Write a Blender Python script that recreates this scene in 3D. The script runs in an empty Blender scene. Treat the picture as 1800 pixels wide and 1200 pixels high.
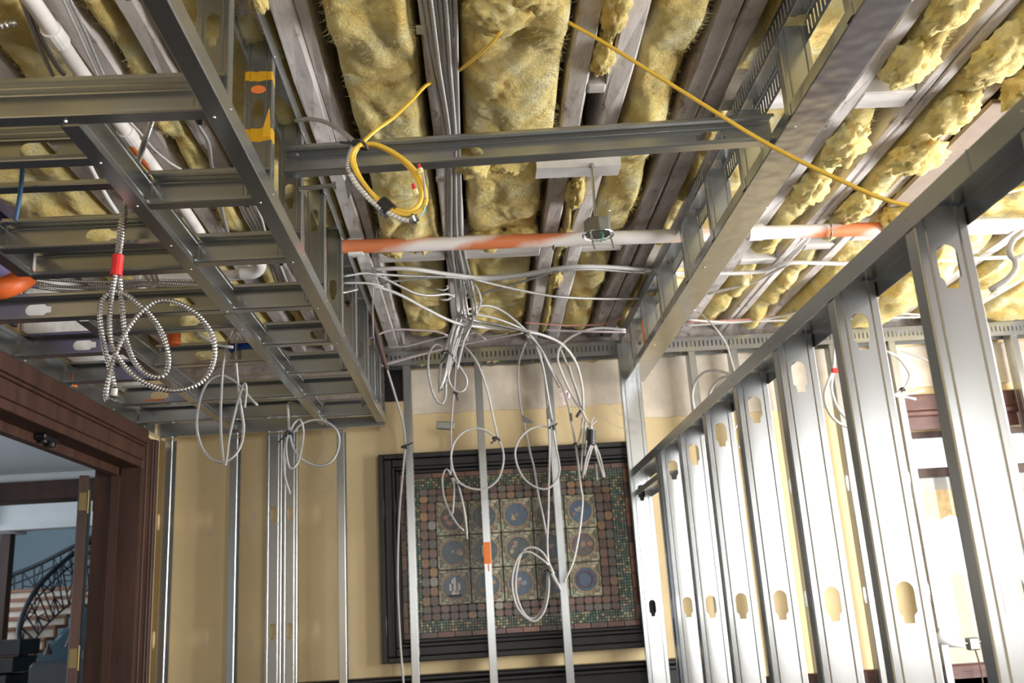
import bpy, bmesh, math, random
import numpy as np
from mathutils import Vector, Matrix, noise

random.seed(7)
SC = bpy.context.scene
COL = SC.collection
OFF = 1.6                      # eye height above the floor; all z below are measured from eye level

# ------------------------------------------------------------------ camera
FPX = 1662.06
_p, _r, _y = math.radians(15.80084), math.radians(-3.5577), math.radians(2.72747)
_f = Vector((math.sin(_y)*math.cos(_p), math.cos(_y)*math.cos(_p), math.sin(_p)))
_r0 = Vector((math.cos(_y), -math.sin(_y), 0))
_u0 = _r0.cross(_f)
_rt = _r0*math.cos(_r) + _u0*math.sin(_r)
_up = _u0*math.cos(_r) - _r0*math.sin(_r)
cd = bpy.data.cameras.new('camera')
cam = bpy.data.objects.new('camera', cd)
COL.objects.link(cam)
cam.matrix_world = Matrix(((_rt.x, _up.x, -_f.x, 0), (_rt.y, _up.y, -_f.y, 0), (_rt.z, _up.z, -_f.z, OFF), (0, 0, 0, 1)))
cd.sensor_width = 36.0
cd.lens = FPX/1800*36.0
cd.clip_start = 0.05
cd.dof.use_dof = True
cd.dof.focus_distance = 2.9
cd.dof.aperture_fstop = 4.5
SC.camera = cam

# ------------------------------------------------------------------ colour management, sky, daylight
SC.view_settings.view_transform = 'Standard'
SC.view_settings.look = 'None'
SC.view_settings.gamma = 1.0
SC.view_settings.use_curve_mapping = False
SC.view_settings.exposure = 0.0
w = bpy.data.worlds.new('sky'); SC.world = w; w.use_nodes = True
bg = w.node_tree.nodes['Background']
bg.inputs[0].default_value = (0.86, 0.93, 1.0, 1)
bg.inputs[1].default_value = 2.0

def area(name, loc, rot, sx, sy, power, col):
    l = bpy.data.lights.new(name, 'AREA'); l.shape = 'RECTANGLE'; l.size = sx; l.size_y = sy
    l.energy = power; l.color = col
    o = bpy.data.objects.new(name, l); COL.objects.link(o)
    o.location = (loc[0], loc[1], loc[2]+OFF); o.rotation_euler = rot
    return o
H = math.pi/2
# daylight coming in at the windows (front wall behind the viewer, side wall, the stair hall)
FRONT_WINDOWS = ((-1.1, -.35), (.15, .95), (1.5, 2.3), (2.8, 3.6))
for (_x0, _x1), _w in zip(FRONT_WINDOWS, (10, 14, 106, 28)): area('daylight_front', ((_x0+_x1)/2, -3.32, 0.35), (H, 0, 0), _x1-_x0-.1, 1.55, _w, (1.0, 0.985, 0.96))
area('daylight_side', (4.02, 2.9, 0.35), (0, H, 0), 1.55, 3.0, 400, (1.0, 0.985, 0.965))
area('daylight_hall', (-5.6, 7.9, 0.9), (0, -H, 0), 1.6, 2.0, 32, (0.80, 0.90, 1.0))
area('daylight_vestibule', (-4.6, 4.6, 0.0), (0, -H, 0), 1.2, 1.2, 30, (0.80, 0.90, 1.0))

# ------------------------------------------------------------------ points measured on the survey photograph -> metres
def ray(px, py):
    a = (px-900)/FPX; b = (600-py)/FPX
    return _rt*a + _up*b + _f
def at(px, py, Y):             # point at distance Y down the room
    r = ray(px, py); return r*(Y/r.y)
def atz(px, py, z):            # point at height z
    r = ray(px, py); return r*(z/r.z)

# ------------------------------------------------------------------ materials
def mat(name):
    m = bpy.data.materials.new(name); m.use_nodes = True
    nt = m.node_tree; b = nt.nodes['Principled BSDF']
    return m, nt, b
def N(nt, t, **k):
    n = nt.nodes.new(t)
    for a, v in k.items(): setattr(n, a, v)
    return n
def setin(n, **k):
    for a, v in k.items(): n.inputs[a.replace('_', ' ')].default_value = v
def ramp(nt, stops):
    r = N(nt, 'ShaderNodeValToRGB'); e = r.color_ramp.elements
    while len(e) < len(stops): e.new(0.5)
    for q, (p, c) in zip(e, stops): q.position = p; q.color = (*c, 1)
    return r
def coords(nt, scale=(1, 1, 1), kind='Object'):
    t = N(nt, 'ShaderNodeTexCoord'); mp = N(nt, 'ShaderNodeMapping')
    mp.inputs['Scale'].default_value = scale
    nt.links.new(t.outputs[kind], mp.inputs['Vector']); return mp
def noise_col(nt, b, stops, scale=5, detail=6, mscale=(1, 1, 1), rough=0.6, kind='Object'):
    mp = coords(nt, mscale, kind); n = N(nt, 'ShaderNodeTexNoise'); setin(n, Scale=scale, Detail=detail, Roughness=rough)
    r = ramp(nt, stops)
    nt.links.new(mp.outputs[0], n.inputs['Vector']); nt.links.new(n.outputs['Fac'], r.inputs[0]); nt.links.new(r.outputs[0], b.inputs['Base Color'])
    return n, mp, r
def bump(nt, b, src, strength=0.3, dist=0.01):
    u = N(nt, 'ShaderNodeBump'); setin(u, Strength=strength, Distance=dist)
    nt.links.new(src, u.inputs['Height']); nt.links.new(u.outputs[0], b.inputs['Normal']); return u
def plain(name, col, rough=0.6, metal=0.0, var=0.12, scale=12):
    m, nt, b = mat(name); setin(b, Roughness=rough, Metallic=metal)
    noise_col(nt, b, [(0.3, tuple(c*(1-var) for c in col)), (0.7, tuple(min(1, c*(1+var)) for c in col))], scale)
    return m

def steel(name, stripes=None, ripple=0.0):
    m, nt, b = mat(name); setin(b, Metallic=1.0, Roughness=0.235)
    mp = coords(nt, (1, 1, 1)); n1 = N(nt, 'ShaderNodeTexNoise'); setin(n1, Scale=2.2, Detail=1.0)
    nt.links.new(mp.outputs[0], n1.inputs['Vector'])
    r = ramp(nt, [(0.3, (0.455, 0.475, 0.485)), (0.7, (0.50, 0.515, 0.52))]); nt.links.new(n1.outputs['Fac'], r.inputs[0])
    if ripple:
        n2 = N(nt, 'ShaderNodeTexNoise'); setin(n2, Scale=14.0, Detail=1.0); nt.links.new(mp.outputs[0], n2.inputs['Vector'])
        bump(nt, b, n2.outputs['Fac'], 0.5, 0.006)
    nt.links.new(r.outputs[0], b.inputs['Base Color'])
    g2 = N(nt, 'ShaderNodeBsdfAnisotropic'); g2.inputs['Roughness'].default_value = 0.62; nt.links.new(r.outputs[0], g2.inputs['Color'])
    ms = N(nt, 'ShaderNodeMixShader'); ms.inputs[0].default_value = 0.15
    nt.links.new(b.outputs[0], ms.inputs[1]); nt.links.new(g2.outputs[0], ms.inputs[2]); nt.links.new(ms.outputs[0], nt.nodes['Material Output'].inputs['Surface'])
    if stripes:                # sprayed marking paint: bands along the local height of the stud
        sep = N(nt, 'ShaderNodeSeparateXYZ'); n3 = N(nt, 'ShaderNodeTexNoise'); setin(n3, Scale=30.0)
        nt.links.new(mp.outputs[0], n3.inputs['Vector'])
        ad = N(nt, 'ShaderNodeMath', operation='MULTIPLY_ADD'); ad.inputs[1].default_value = 0.03
        nt.links.new(mp.outputs[0], sep.inputs[0]); nt.links.new(n3.outputs['Fac'], ad.inputs[0]); nt.links.new(sep.outputs['Z'], ad.inputs[2])
        acc = None
        for (lo, hi) in stripes[0]:
            c = N(nt, 'ShaderNodeMath', operation='COMPARE'); c.inputs[1].default_value = (lo+hi)/2+0.015; c.inputs[2].default_value = (hi-lo)/2
            nt.links.new(ad.outputs[0], c.inputs[0])
            if acc is None: acc = c.outputs[0]
            else:
                s = N(nt, 'ShaderNodeMath', operation='MAXIMUM'); nt.links.new(acc, s.inputs[0]); nt.links.new(c.outputs[0], s.inputs[1]); acc = s.outputs[0]
        mx = N(nt, 'ShaderNodeMix', data_type='RGBA'); mx.inputs['B'].default_value = (*stripes[1], 1); md = N(nt, 'ShaderNodeMath', operation='MULTIPLY_ADD'); md.inputs[1].default_value = -0.15; md.inputs[2].default_value = 0.15; nt.links.new(acc, md.inputs[0]); nt.links.new(md.outputs[0], ms.inputs[0])
        nt.links.new(acc, mx.inputs['Factor']); nt.links.new(r.outputs[0], mx.inputs['A']); nt.links.new(mx.outputs['Result'], b.inputs['Base Color'])
        iv = N(nt, 'ShaderNodeMath', operation='SUBTRACT'); iv.inputs[0].default_value = 1.0; nt.links.new(acc, iv.inputs[1]); nt.links.new(iv.outputs[0], b.inputs['Metallic'])
    return m

M = {}
M['steel'] = steel('galvanised_steel')
M['steel_ripple'] = steel('galvanised_steel_rippled', ripple=1)
M['steel_yellow'] = steel('steel_with_yellow_paint', stripes=([(0.345, 0.372), (0.172, 0.208)], (0.62, 0.34, 0.02)))
M['paint_orange'] = plain('orange_spray_paint', (0.85, 0.22, 0.04), 0.6)
M['paint_yellow'] = plain('yellow_spray_paint', (0.75, 0.42, 0.02), 0.6)
M['screw'] = plain('zinc_screw', (0.5, 0.5, 0.5), 0.45, 1.0, 0.03)

def armour(name, lo, hi, pitch, metal=0.55, rough=0.42):
    m, nt, b = mat(name); setin(b, Metallic=metal, Roughness=rough)
    t = N(nt, 'ShaderNodeTexCoord'); sp = N(nt, 'ShaderNodeSeparateXYZ'); nt.links.new(t.outputs['UV'], sp.inputs[0])
    mu = N(nt, 'ShaderNodeMath', operation='MULTIPLY_ADD'); mu.inputs[1].default_value = 1.0/pitch
    nt.links.new(sp.outputs['Y'], mu.inputs[0]); nt.links.new(sp.outputs['X'], mu.inputs[2])
    fr = N(nt, 'ShaderNodeMath', operation='PINGPONG'); fr.inputs[1].default_value = 0.5; nt.links.new(mu.outputs[0], fr.inputs[0])
    r = ramp(nt, [(0.1, lo), (0.42, hi)]); nt.links.new(fr.outputs[0], r.inputs[0]); nt.links.new(r.outputs[0], b.inputs['Base Color'])  # grooves coloured darker and ridges paler, painting in their shade and highlight
    bump(nt, b, fr.outputs[0], 0.6, 0.004)
    return m
M['armour'] = armour('armoured_cable', (0.30, 0.29, 0.285), (0.80, 0.79, 0.78), 0.0085, 0.85, 0.30)
M['armour_fine'] = armour('armoured_cable_fine', (0.36, 0.35, 0.345), (0.62, 0.61, 0.60), 0.007)
M['white_flex'] = armour('white_corrugated_flex', (0.55, 0.53, 0.50), (0.86, 0.85, 0.82), 0.011, 0.0, 0.45)
M['grey_cable'] = plain('grey_cable_jacket', (0.36, 0.35, 0.34), 0.45)
M['white_cable'] = plain('white_cable_jacket', (0.52, 0.505, 0.49), 0.45)
M['lilac_cable'] = plain('lilac_cable_jacket', (0.50, 0.42, 0.46), 0.45)
M['red_cable'] = plain('dull_red_cable_jacket', (0.48, 0.22, 0.19), 0.45)
M['black_cable'] = plain('black_cable_jacket', (0.05, 0.05, 0.05), 0.5)
M['blue_cable'] = plain('blue_cable_jacket', (0.025, 0.095, 0.19), 0.45)
M['yellow_cable'] = plain('yellow_cable_jacket', (0.84, 0.55, 0.07), 0.4, 0, 0.05)
M['red_tape'] = plain('red_tape', (0.75, 0.03, 0.03), 0.45)
M['blue_tape'] = plain('blue_tape', (0.03, 0.13, 0.62), 0.5)
M['black_tape'] = plain('black_tape', (0.02, 0.02, 0.022), 0.4)
M['pink_tape'] = plain('pink_flagging_tape', (0.80, 0.58, 0.60), 0.5)
M['grey_tag'] = plain('dark_grey_tag', (0.12, 0.12, 0.12), 0.5)
M['green_wire'] = plain('green_wire', (0.05, 0.35, 0.22), 0.5)
M['red_plastic'] = plain('red_plastic', (0.72, 0.04, 0.06), 0.4)
M['cream_plastic'] = plain('pale_yellow_plastic', (0.82, 0.74, 0.36), 0.4)
M['rust'] = plain('rusty_iron', (0.085, 0.048, 0.038), 0.7)
M['white_pvc'] = plain('white_pipe', (0.78, 0.76, 0.74), 0.45)

# sprinkler pipe: white primer with orange overspray
m, nt, b = mat('oversprayed_pipe'); setin(b, Roughness=0.5)
mp = coords(nt, (1, 1, 1)); n = N(nt, 'ShaderNodeTexNoise'); setin(n, Scale=7.0, Detail=3.0, Roughness=0.55)
sp = N(nt, 'ShaderNodeSeparateXYZ'); nt.links.new(mp.outputs[0], sp.inputs[0]); nt.links.new(mp.outputs[0], n.inputs['Vector'])
ma = N(nt, 'ShaderNodeMath', operation='MULTIPLY_ADD'); ma.inputs[1].default_value = 0.22; nt.links.new(n.outputs['Fac'], ma.inputs[0]); nt.links.new(sp.outputs['X'], ma.inputs[2])
mz = N(nt, 'ShaderNodeMath', operation='MULTIPLY_ADD'); mz.inputs[1].default_value = -4.0; nt.links.new(sp.outputs['Z'], mz.inputs[0]); nt.links.new(ma.outputs[0], mz.inputs[2])
mr = N(nt, 'ShaderNodeMapRange'); setin(mr, From_Min=-2.11, From_Max=2.09); nt.links.new(mz.outputs[0], mr.inputs['Value'])
_o, _w, _p = (0.60, 0.185, 0.07), (0.76, 0.72, 0.70), (0.74, 0.47, 0.37)
r = ramp(nt, [(0.0, _o), (0.085, _o), (0.12, _w), (0.155, _w), (0.175, _o), (0.215, _o), (0.245, _w), (0.36, _w), (0.385, _p), (0.41, _w), (0.49, _w), (0.52, _o), (0.56, _o), (0.60, _w), (0.70, _w), (0.74, _o), (0.80, _w)])
nt.links.new(mr.outputs[0], r.inputs[0]); nt.links.new(r.outputs[0], b.inputs['Base Color'])
M['pipe_orange'] = m
M['pipe_left'] = plain('white_pipe_with_overspray', (0.74, 0.70, 0.68), 0.5)
M['orange'] = plain('orange_fitting', (0.62, 0.115, 0.02), 0.5)

# old whitewashed timber, grain along y
def timber(name, lo, hi, ms, sc=9):
    m, nt, b = mat(name); setin(b, Roughness=0.85)
    n, mp, r = noise_col(nt, b, [(0.28, tuple(c*0.45 for c in lo)), (0.42, lo), (0.68, hi)], sc, 8, ms, 0.68)
    if ms[1] < .5:               # knots, nail holes and rubbed-off whitewash
        mp2 = coords(nt, (1, .45, 1)); n2 = N(nt, 'ShaderNodeTexNoise'); setin(n2, Scale=26.0, Detail=5.0, Roughness=0.7); nt.links.new(mp2.outputs[0], n2.inputs['Vector'])
        r2 = ramp(nt, [(0.30, (0.32, 0.29, 0.28)), (0.40, (0.86, 0.84, 0.83)), (0.50, (1, 1, 1))]); nt.links.new(n2.outputs['Fac'], r2.inputs[0])
        mx = N(nt, 'ShaderNodeMix', data_type='RGBA', blend_type='MULTIPLY'); mx.inputs['Factor'].default_value = 1.0
        nt.links.new(r.outputs[0], mx.inputs['A']); nt.links.new(r2.outputs[0], mx.inputs['B']); nt.links.new(mx.outputs['Result'], b.inputs['Base Color'])
    bump(nt, b, n.outputs['Fac'], 0.6, 0.006); return m
M['joist'] = timber('whitewashed_timber', (0.52, 0.475, 0.455), (0.76, 0.71, 0.69), (1.0, 0.16, 1.0))
M['joist_dark'] = timber('greyed_timber', (0.27, 0.235, 0.22), (0.46, 0.41, 0.385), (1.0, 0.14, 1.0))
M['block'] = timber('whitewashed_block', (0.48, 0.45, 0.43), (0.72, 0.69, 0.67), (0.2, 1.0, 1.0))
M['deck'] = timber('roof_boards', (0.10, 0.075, 0.055), (0.20, 0.15, 0.11), (1.0, 0.1, 1.0))
M['board'] = plain('brown_board', (0.30, 0.235, 0.185), 0.8)

# glass-fibre wool
m, nt, b = mat('yellow_glass_wool'); setin(b, Roughness=0.95)
mp = coords(nt, (1, 1, 1)); n1 = N(nt, 'ShaderNodeTexNoise'); setin(n1, Scale=7.0, Detail=7.0, Roughness=0.62, Distortion=0.7)
n2 = N(nt, 'ShaderNodeTexNoise'); setin(n2, Scale=85.0, Detail=6.0, Roughness=0.75, Distortion=1.4)
r = ramp(nt, [(0.28, (0.88, 0.57, 0.145)), (0.5, (0.97, 0.78, 0.295)), (0.68, (0.98, 0.91, 0.57))])
mx = N(nt, 'ShaderNodeMath', operation='MULTIPLY_ADD'); mx.inputs[1].default_value = 0.35
nt.links.new(mp.outputs[0], n1.inputs['Vector']); nt.links.new(mp.outputs[0], n2.inputs['Vector'])
nt.links.new(n2.outputs['Fac'], mx.inputs[0])
sb = N(nt, 'ShaderNodeMath', operation='SUBTRACT'); sb.inputs[1].default_value = 0.175
nt.links.new(n1.outputs['Fac'], mx.inputs[2]); nt.links.new(mx.outputs[0], sb.inputs[0]); nt.links.new(sb.outputs[0], r.inputs[0])
n3 = N(nt, 'ShaderNodeTexNoise'); setin(n3, Scale=16.0, Detail=9.0, Roughness=0.7, Distortion=2.2); nt.links.new(mp.outputs[0], n3.inputs['Vector'])
r3 = ramp(nt, [(0.35, (0.90, 0.87, 0.80)), (0.52, (1.0, 1.0, 1.0)), (0.68, (1.0, 1.0, 1.0))]); nt.links.new(n3.outputs['Fac'], r3.inputs[0])
mw = N(nt, 'ShaderNodeMix', data_type='RGBA', blend_type='MULTIPLY'); mw.inputs['Factor'].default_value = 1.0
nt.links.new(r.outputs[0], mw.inputs['A']); nt.links.new(r3.outputs[0], mw.inputs['B']); nt.links.new(mw.outputs['Result'], b.inputs['Base Color'])
ab = N(nt, 'ShaderNodeMath', operation='MULTIPLY_ADD'); ab.inputs[1].default_value = 0.6; nt.links.new(n2.outputs['Fac'], ab.inputs[0]); nt.links.new(n3.outputs['Fac'], ab.inputs[2])
bump(nt, b, ab.outputs[0], 0.8, 0.02)
try:
    setin(b, Sheen_Weight=0.25); b.inputs['Sheen Tint'].default_value = (1, 0.9, 0.6, 1)
except Exception: pass
M['wool'] = m
setin(b, Subsurface_Weight=0.2, Subsurface_Scale=0.02); b.inputs['Subsurface Radius'].default_value = (1.0, 0.75, 0.3)

M['beige'] = plain('beige_wall_paint', (0.70, 0.55, 0.31), 0.7, 0, 0.05, 3)
M['plaster'] = plain('bare_cream_plaster', (0.66, 0.58, 0.48), 0.85, 0, 0.24, 3.5)
M['patch'] = plain('pale_filler', (0.66, 0.55, 0.37), 0.8)
M['white'] = plain('white_paint', (0.74, 0.76, 0.77), 0.6, 0, 0.03)
M['bluegrey'] = plain('blue_grey_paint', (0.33, 0.45, 0.52), 0.7, 0, 0.05, 2)
M['concrete'] = plain('grey_slab', (0.035, 0.032, 0.03), 0.8, 0, 0.2, 4)
M['brown'] = timber('dark_stained_wood', (0.044, 0.017, 0.010), (0.078, 0.030, 0.017), (1, 1, 0.1), 12)
M['brown'].node_tree.nodes['Principled BSDF'].inputs['Roughness'].default_value = 0.55
M['redwood'] = timber('red_brown_wood', (0.085, 0.032, 0.026), (0.14, 0.058, 0.045), (0.2, 1, 1), 10)
M['redwood'].node_tree.nodes['Principled BSDF'].inputs['Roughness'].default_value = 0.45
M['black'] = plain('black_lacquer', (0.007, 0.0065, 0.0075), 0.4)
M['brass'] = plain('aged_brass', (0.17, 0.13, 0.06), 0.5, 1.0)
M['iron'] = plain('black_iron', (0.03, 0.035, 0.045), 0.45)
M['tread'] = plain('stair_tread_wood', (0.30, 0.14, 0.07), 0.5)
M['riser'] = plain('cream_riser', (0.72, 0.66, 0.56), 0.6)
M['stucco'] = plain('pale_stucco', (0.80, 0.66, 0.46), 0.8)
M['awning'] = plain('ochre_awning', (0.70, 0.50, 0.25), 0.8, 0, 0.25, 25)
M['dark_steel'] = plain('dull_dark_metal', (0.22, 0.22, 0.20), 0.45, 0.9)
m, nt, b = mat('window_glass')
tr = N(nt, 'ShaderNodeBsdfTransparent'); gl = N(nt, 'ShaderNodeBsdfGlossy'); gl.inputs['Roughness'].default_value = 0.02
mxs = N(nt, 'ShaderNodeMixShader'); mxs.inputs[0].default_value = 0.012
nt.links.new(tr.outputs[0], mxs.inputs[1]); nt.links.new(gl.outputs[0], mxs.inputs[2]); nt.links.new(mxs.outputs[0], nt.nodes['Material Output'].inputs['Surface'])
M['glass'] = m

def island_mat(name, stops, per='island', rough=0.25, grain=0.5):
    m, nt, b = mat(name); setin(b, Roughness=rough)
    if per == 'island': g = N(nt, 'ShaderNodeNewGeometry'); src = g.outputs['Random Per Island']
    else: g = N(nt, 'ShaderNodeObjectInfo'); src = g.outputs['Random']
    r = ramp(nt, stops); r.color_ramp.interpolation = 'CONSTANT'; nt.links.new(src, r.inputs[0])
    mp = coords(nt); n = N(nt, 'ShaderNodeTexNoise'); setin(n, Scale=40.0, Detail=3.0); nt.links.new(mp.outputs[0], n.inputs['Vector'])
    mr = N(nt, 'ShaderNodeMapRange'); setin(mr, To_Min=1-grain, To_Max=1+grain); nt.links.new(n.outputs['Fac'], mr.inputs['Value'])
    mx = N(nt, 'ShaderNodeMix', data_type='RGBA', blend_type='MULTIPLY'); mx.inputs['Factor'].default_value = 1.0
    nt.links.new(r.outputs[0], mx.inputs['A']); nt.links.new(mr.outputs[0], mx.inputs['B']); nt.links.new(mx.outputs['Result'], b.inputs['Base Color'])
    return m
M['mosaic'] = island_mat('mosaic_glass', [(0, (0.045, 0.075, 0.055)), (0.2, (0.06, 0.115, 0.075)), (0.35, (0.24, 0.24, 0.13)), (0.5, (0.10, 0.075, 0.055)), (0.62, (0.065, 0.13, 0.115)), (0.75, (0.30, 0.26, 0.145)), (0.86, (0.13, 0.13, 0.085)), (0.94, (0.19, 0.105, 0.065))])
M['tile'] = island_mat('amber_tile_glass', [(0, (0.10, 0.06, 0.05)), (0.2, (0.145, 0.085, 0.058)), (0.38, (0.095, 0.082, 0.07)), (0.55, (0.21, 0.12, 0.06)), (0.66, (0.12, 0.11, 0.09)), (0.80, (0.28, 0.165, 0.075)), (0.88, (0.155, 0.085, 0.068)), (0.95, (0.25, 0.23, 0.19))], 'object')
M['border'] = island_mat('rose_border_glass', [(0, (0.15, 0.075, 0.06)), (0.3, (0.21, 0.11, 0.075)), (0.55, (0.10, 0.062, 0.058)), (0.75, (0.25, 0.13, 0.09))], 'object')
M['leafglass'] = island_mat('green_leaf_glass', [(0, (0.28, 0.255, 0.16)), (0.25, (0.15, 0.145, 0.095)), (0.5, (0.36, 0.32, 0.21)), (0.7, (0.20, 0.14, 0.095)), (0.85, (0.27, 0.275, 0.185))])
M['disc'] = island_mat('blue_roundel_glass', [(0, (0.055, 0.08, 0.105)), (0.3, (0.062, 0.095, 0.145)), (0.5, (0.055, 0.075, 0.075)), (0.68, (0.10, 0.085, 0.085)), (0.84, (0.075, 0.066, 0.06))], 'object')
M['motif'] = island_mat('roundel_motif_glass', [(0, (0.34, 0.30, 0.26)), (0.25, (0.12, 0.10, 0.09)), (0.45, (0.38, 0.31, 0.16)), (0.65, (0.16, 0.24, 0.30)), (0.82, (0.28, 0.16, 0.11))])
M['sail'] = plain('cream_sail_glass', (0.55, 0.50, 0.44), 0.3)
M['ring'] = plain('tan_ring_glass', (0.27, 0.19, 0.12), 0.3, 0, 0.3, 60)
M['lead'] = plain('lead_came', (0.035, 0.032, 0.030), 0.5, 0.3)

# ------------------------------------------------------------------ mesh helpers
ORIG = {}
class MB:
    def __init__(s): s.v = []; s.f = []; s.m = []; s.uv = {}; s.k = 0; s.flat = set()
    def add(s, vs, fs, uvs=None):
        o = len(s.v); s.v += [Vector(p) for p in vs]
        for i, q in enumerate(fs):
            if uvs: s.uv[len(s.f)] = uvs[i]
            s.f.append(tuple(o+j for j in q)); s.m.append(s.k)
    def box(s, x0, x1, y0, y1, z0, z1, bev=0.0):
        if bev <= 0:
            s.add([(x0,y0,z0),(x1,y0,z0),(x1,y1,z0),(x0,y1,z0),(x0,y0,z1),(x1,y0,z1),(x1,y1,z1),(x0,y1,z1)],
                  [(0,3,2,1),(4,5,6,7),(0,1,5,4),(1,2,6,5),(2,3,7,6),(3,0,4,7)])
        else:
            s.obox(Vector(((x0+x1)/2,(y0+y1)/2,(z0+z1)/2)), Vector((1,0,0)), Vector((0,1,0)), Vector((0,0,1)), (x1-x0)/2,(y1-y0)/2,(z1-z0)/2, bev)
    def obox(s, c, A, B, C, a, b, d, bev=0.0):
        A, B, C = Vector(A), Vector(B), Vector(C); c = Vector(c)
        if bev <= 0:
            vs = [c+A*(a*i)+B*(b*j)+C*(d*k) for k in (-1,1) for (i,j) in ((-1,-1),(1,-1),(1,1),(-1,1))]
            s.add(vs, [(0,3,2,1),(4,5,6,7),(0,1,5,4),(1,2,6,5),(2,3,7,6),(3,0,4,7)]); return
        e = min(bev, a*.9, b*.9, d*.9)
        idx = {}; vs = []
        for i in (-1,1):
            for j in (-1,1):
                for k in (-1,1):
                    for ax in range(3):
                        x, y, z = a*i, b*j, d*k
                        if ax != 0: x -= e*i
                        if ax != 1: y -= e*j
                        if ax != 2: z -= e*k
                        idx[(i,j,k,ax)] = len(vs); vs.append(c+A*x+B*y+C*z)
        fs = []
        for i in (-1,1):
            q = [idx[(i,-1,-1,0)], idx[(i,1,-1,0)], idx[(i,1,1,0)], idx[(i,-1,1,0)]]; fs.append(q if i > 0 else q[::-1])
            q = [idx[(-1,i,-1,1)], idx[(-1,i,1,1)], idx[(1,i,1,1)], idx[(1,i,-1,1)]]; fs.append(q if i > 0 else q[::-1])
            q = [idx[(-1,-1,i,2)], idx[(1,-1,i,2)], idx[(1,1,i,2)], idx[(-1,1,i,2)]]; fs.append(q if i > 0 else q[::-1])
        for i in (-1,1):
            for j in (-1,1):
                q = [idx[(i,j,-1,0)], idx[(i,j,1,0)], idx[(i,j,1,1)], idx[(i,j,-1,1)]]; fs.append(q if i*j < 0 else q[::-1])
                q = [idx[(i,-1,j,0)], idx[(i,1,j,0)], idx[(i,1,j,2)], idx[(i,-1,j,2)]]; fs.append(q if i*j > 0 else q[::-1])
                q = [idx[(-1,i,j,1)], idx[(1,i,j,1)], idx[(1,i,j,2)], idx[(-1,i,j,2)]]; fs.append(q if i*j < 0 else q[::-1])
        for i in (-1,1):
            for j in (-1,1):
                for k in (-1,1):
                    q = [idx[(i,j,k,0)], idx[(i,j,k,1)], idx[(i,j,k,2)]]; fs.append(q if i*j*k > 0 else q[::-1])
        s.add(vs, fs)
    def bar(s, p, q, wdt, hgt, upv=(0,0,1), bev=0.0):
        p, q = Vector(p), Vector(q); d = (q-p); L = d.length; d.normalize()
        sd = d.cross(Vector(upv)); sd.normalize(); u = sd.cross(d)
        s.obox((p+q)/2, d, sd, u, L/2, wdt/2, hgt/2, bev)
    def tube(s, pts, r, n=8, corr=0.0, pitch=0.009, flat=1.0, cap=True):
        pts = [Vector(p) for p in pts]
        L = [0.0]
        for a, c in zip(pts, pts[1:]): L.append(L[-1]+(c-a).length)
        T = []
        for i in range(len(pts)):
            t = pts[min(i+1, len(pts)-1)]-pts[max(i-1, 0)]
            T.append(t.normalized() if t.length > 1e-9 else Vector((0,0,1)))
        u = T[0].orthogonal().normalized()
        o = len(s.v)
        for i, p in enumerate(pts):
            u = (u - T[i]*u.dot(T[i]))
            u = u.normalized() if u.length > 1e-6 else T[i].orthogonal().normalized()
            v = T[i].cross(u)
            rr = r*(1+corr*math.cos(2*math.pi*L[i]/pitch)) if corr else (r if not callable(r) else r(i/(len(pts)-1)))
            for k in range(n):
                a = 2*math.pi*k/n; s.v.append(p+u*(math.cos(a)*rr*flat)+v*(math.sin(a)*rr))
        for i in range(len(pts)-1):
            for k in range(n):
                k2 = (k+1) % n
                s.uv[len(s.f)] = ((k/n, L[i]), ((k+1)/n, L[i]), ((k+1)/n, L[i+1]), (k/n, L[i+1]))
                s.f.append((o+i*n+k, o+i*n+k2, o+(i+1)*n+k2, o+(i+1)*n+k)); s.m.append(s.k)
        if cap:
            s.f.append(tuple(o+k for k in range(n))[::-1]); s.m.append(s.k)
            e = o+(len(pts)-1)*n; s.f.append(tuple(e+k for k in range(n))); s.m.append(s.k)
    def cyl(s, p, q, r, n=16, r2=None):
        p, q = Vector(p), Vector(q); r2 = r if r2 is None else r2
        t = (q-p).normalized(); u = t.orthogonal().normalized(); v = t.cross(u); o = len(s.v)
        for (c, rr) in ((p, r), (q, r2)):
            for k in range(n): a = 2*math.pi*k/n; s.v.append(c+u*(math.cos(a)*rr)+v*(math.sin(a)*rr))
        for k in range(n): k2 = (k+1) % n; s.f.append((o+k, o+k2, o+n+k2, o+n+k)); s.m.append(s.k)
        s.f.append(tuple(o+k for k in range(n))[::-1]); s.m.append(s.k)
        s.f.append(tuple(o+n+k for k in range(n))); s.m.append(s.k)
    def prism(s, poly, A, B, base, Nv, d):       # polygon in plane (A,B) from base, extruded along Nv by d
        A, B, base, Nv = map(Vector, (A, B, base, Nv)); n = len(poly)
        vs = [base+A*x+B*y for x, y in poly] + [base+A*x+B*y+Nv*d for x, y in poly]
        s.add(vs, [tuple(range(n))[::-1], tuple(range(n, 2*n))] + [(i, (i+1) % n, n+(i+1) % n, n+i) for i in range(n)])
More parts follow.
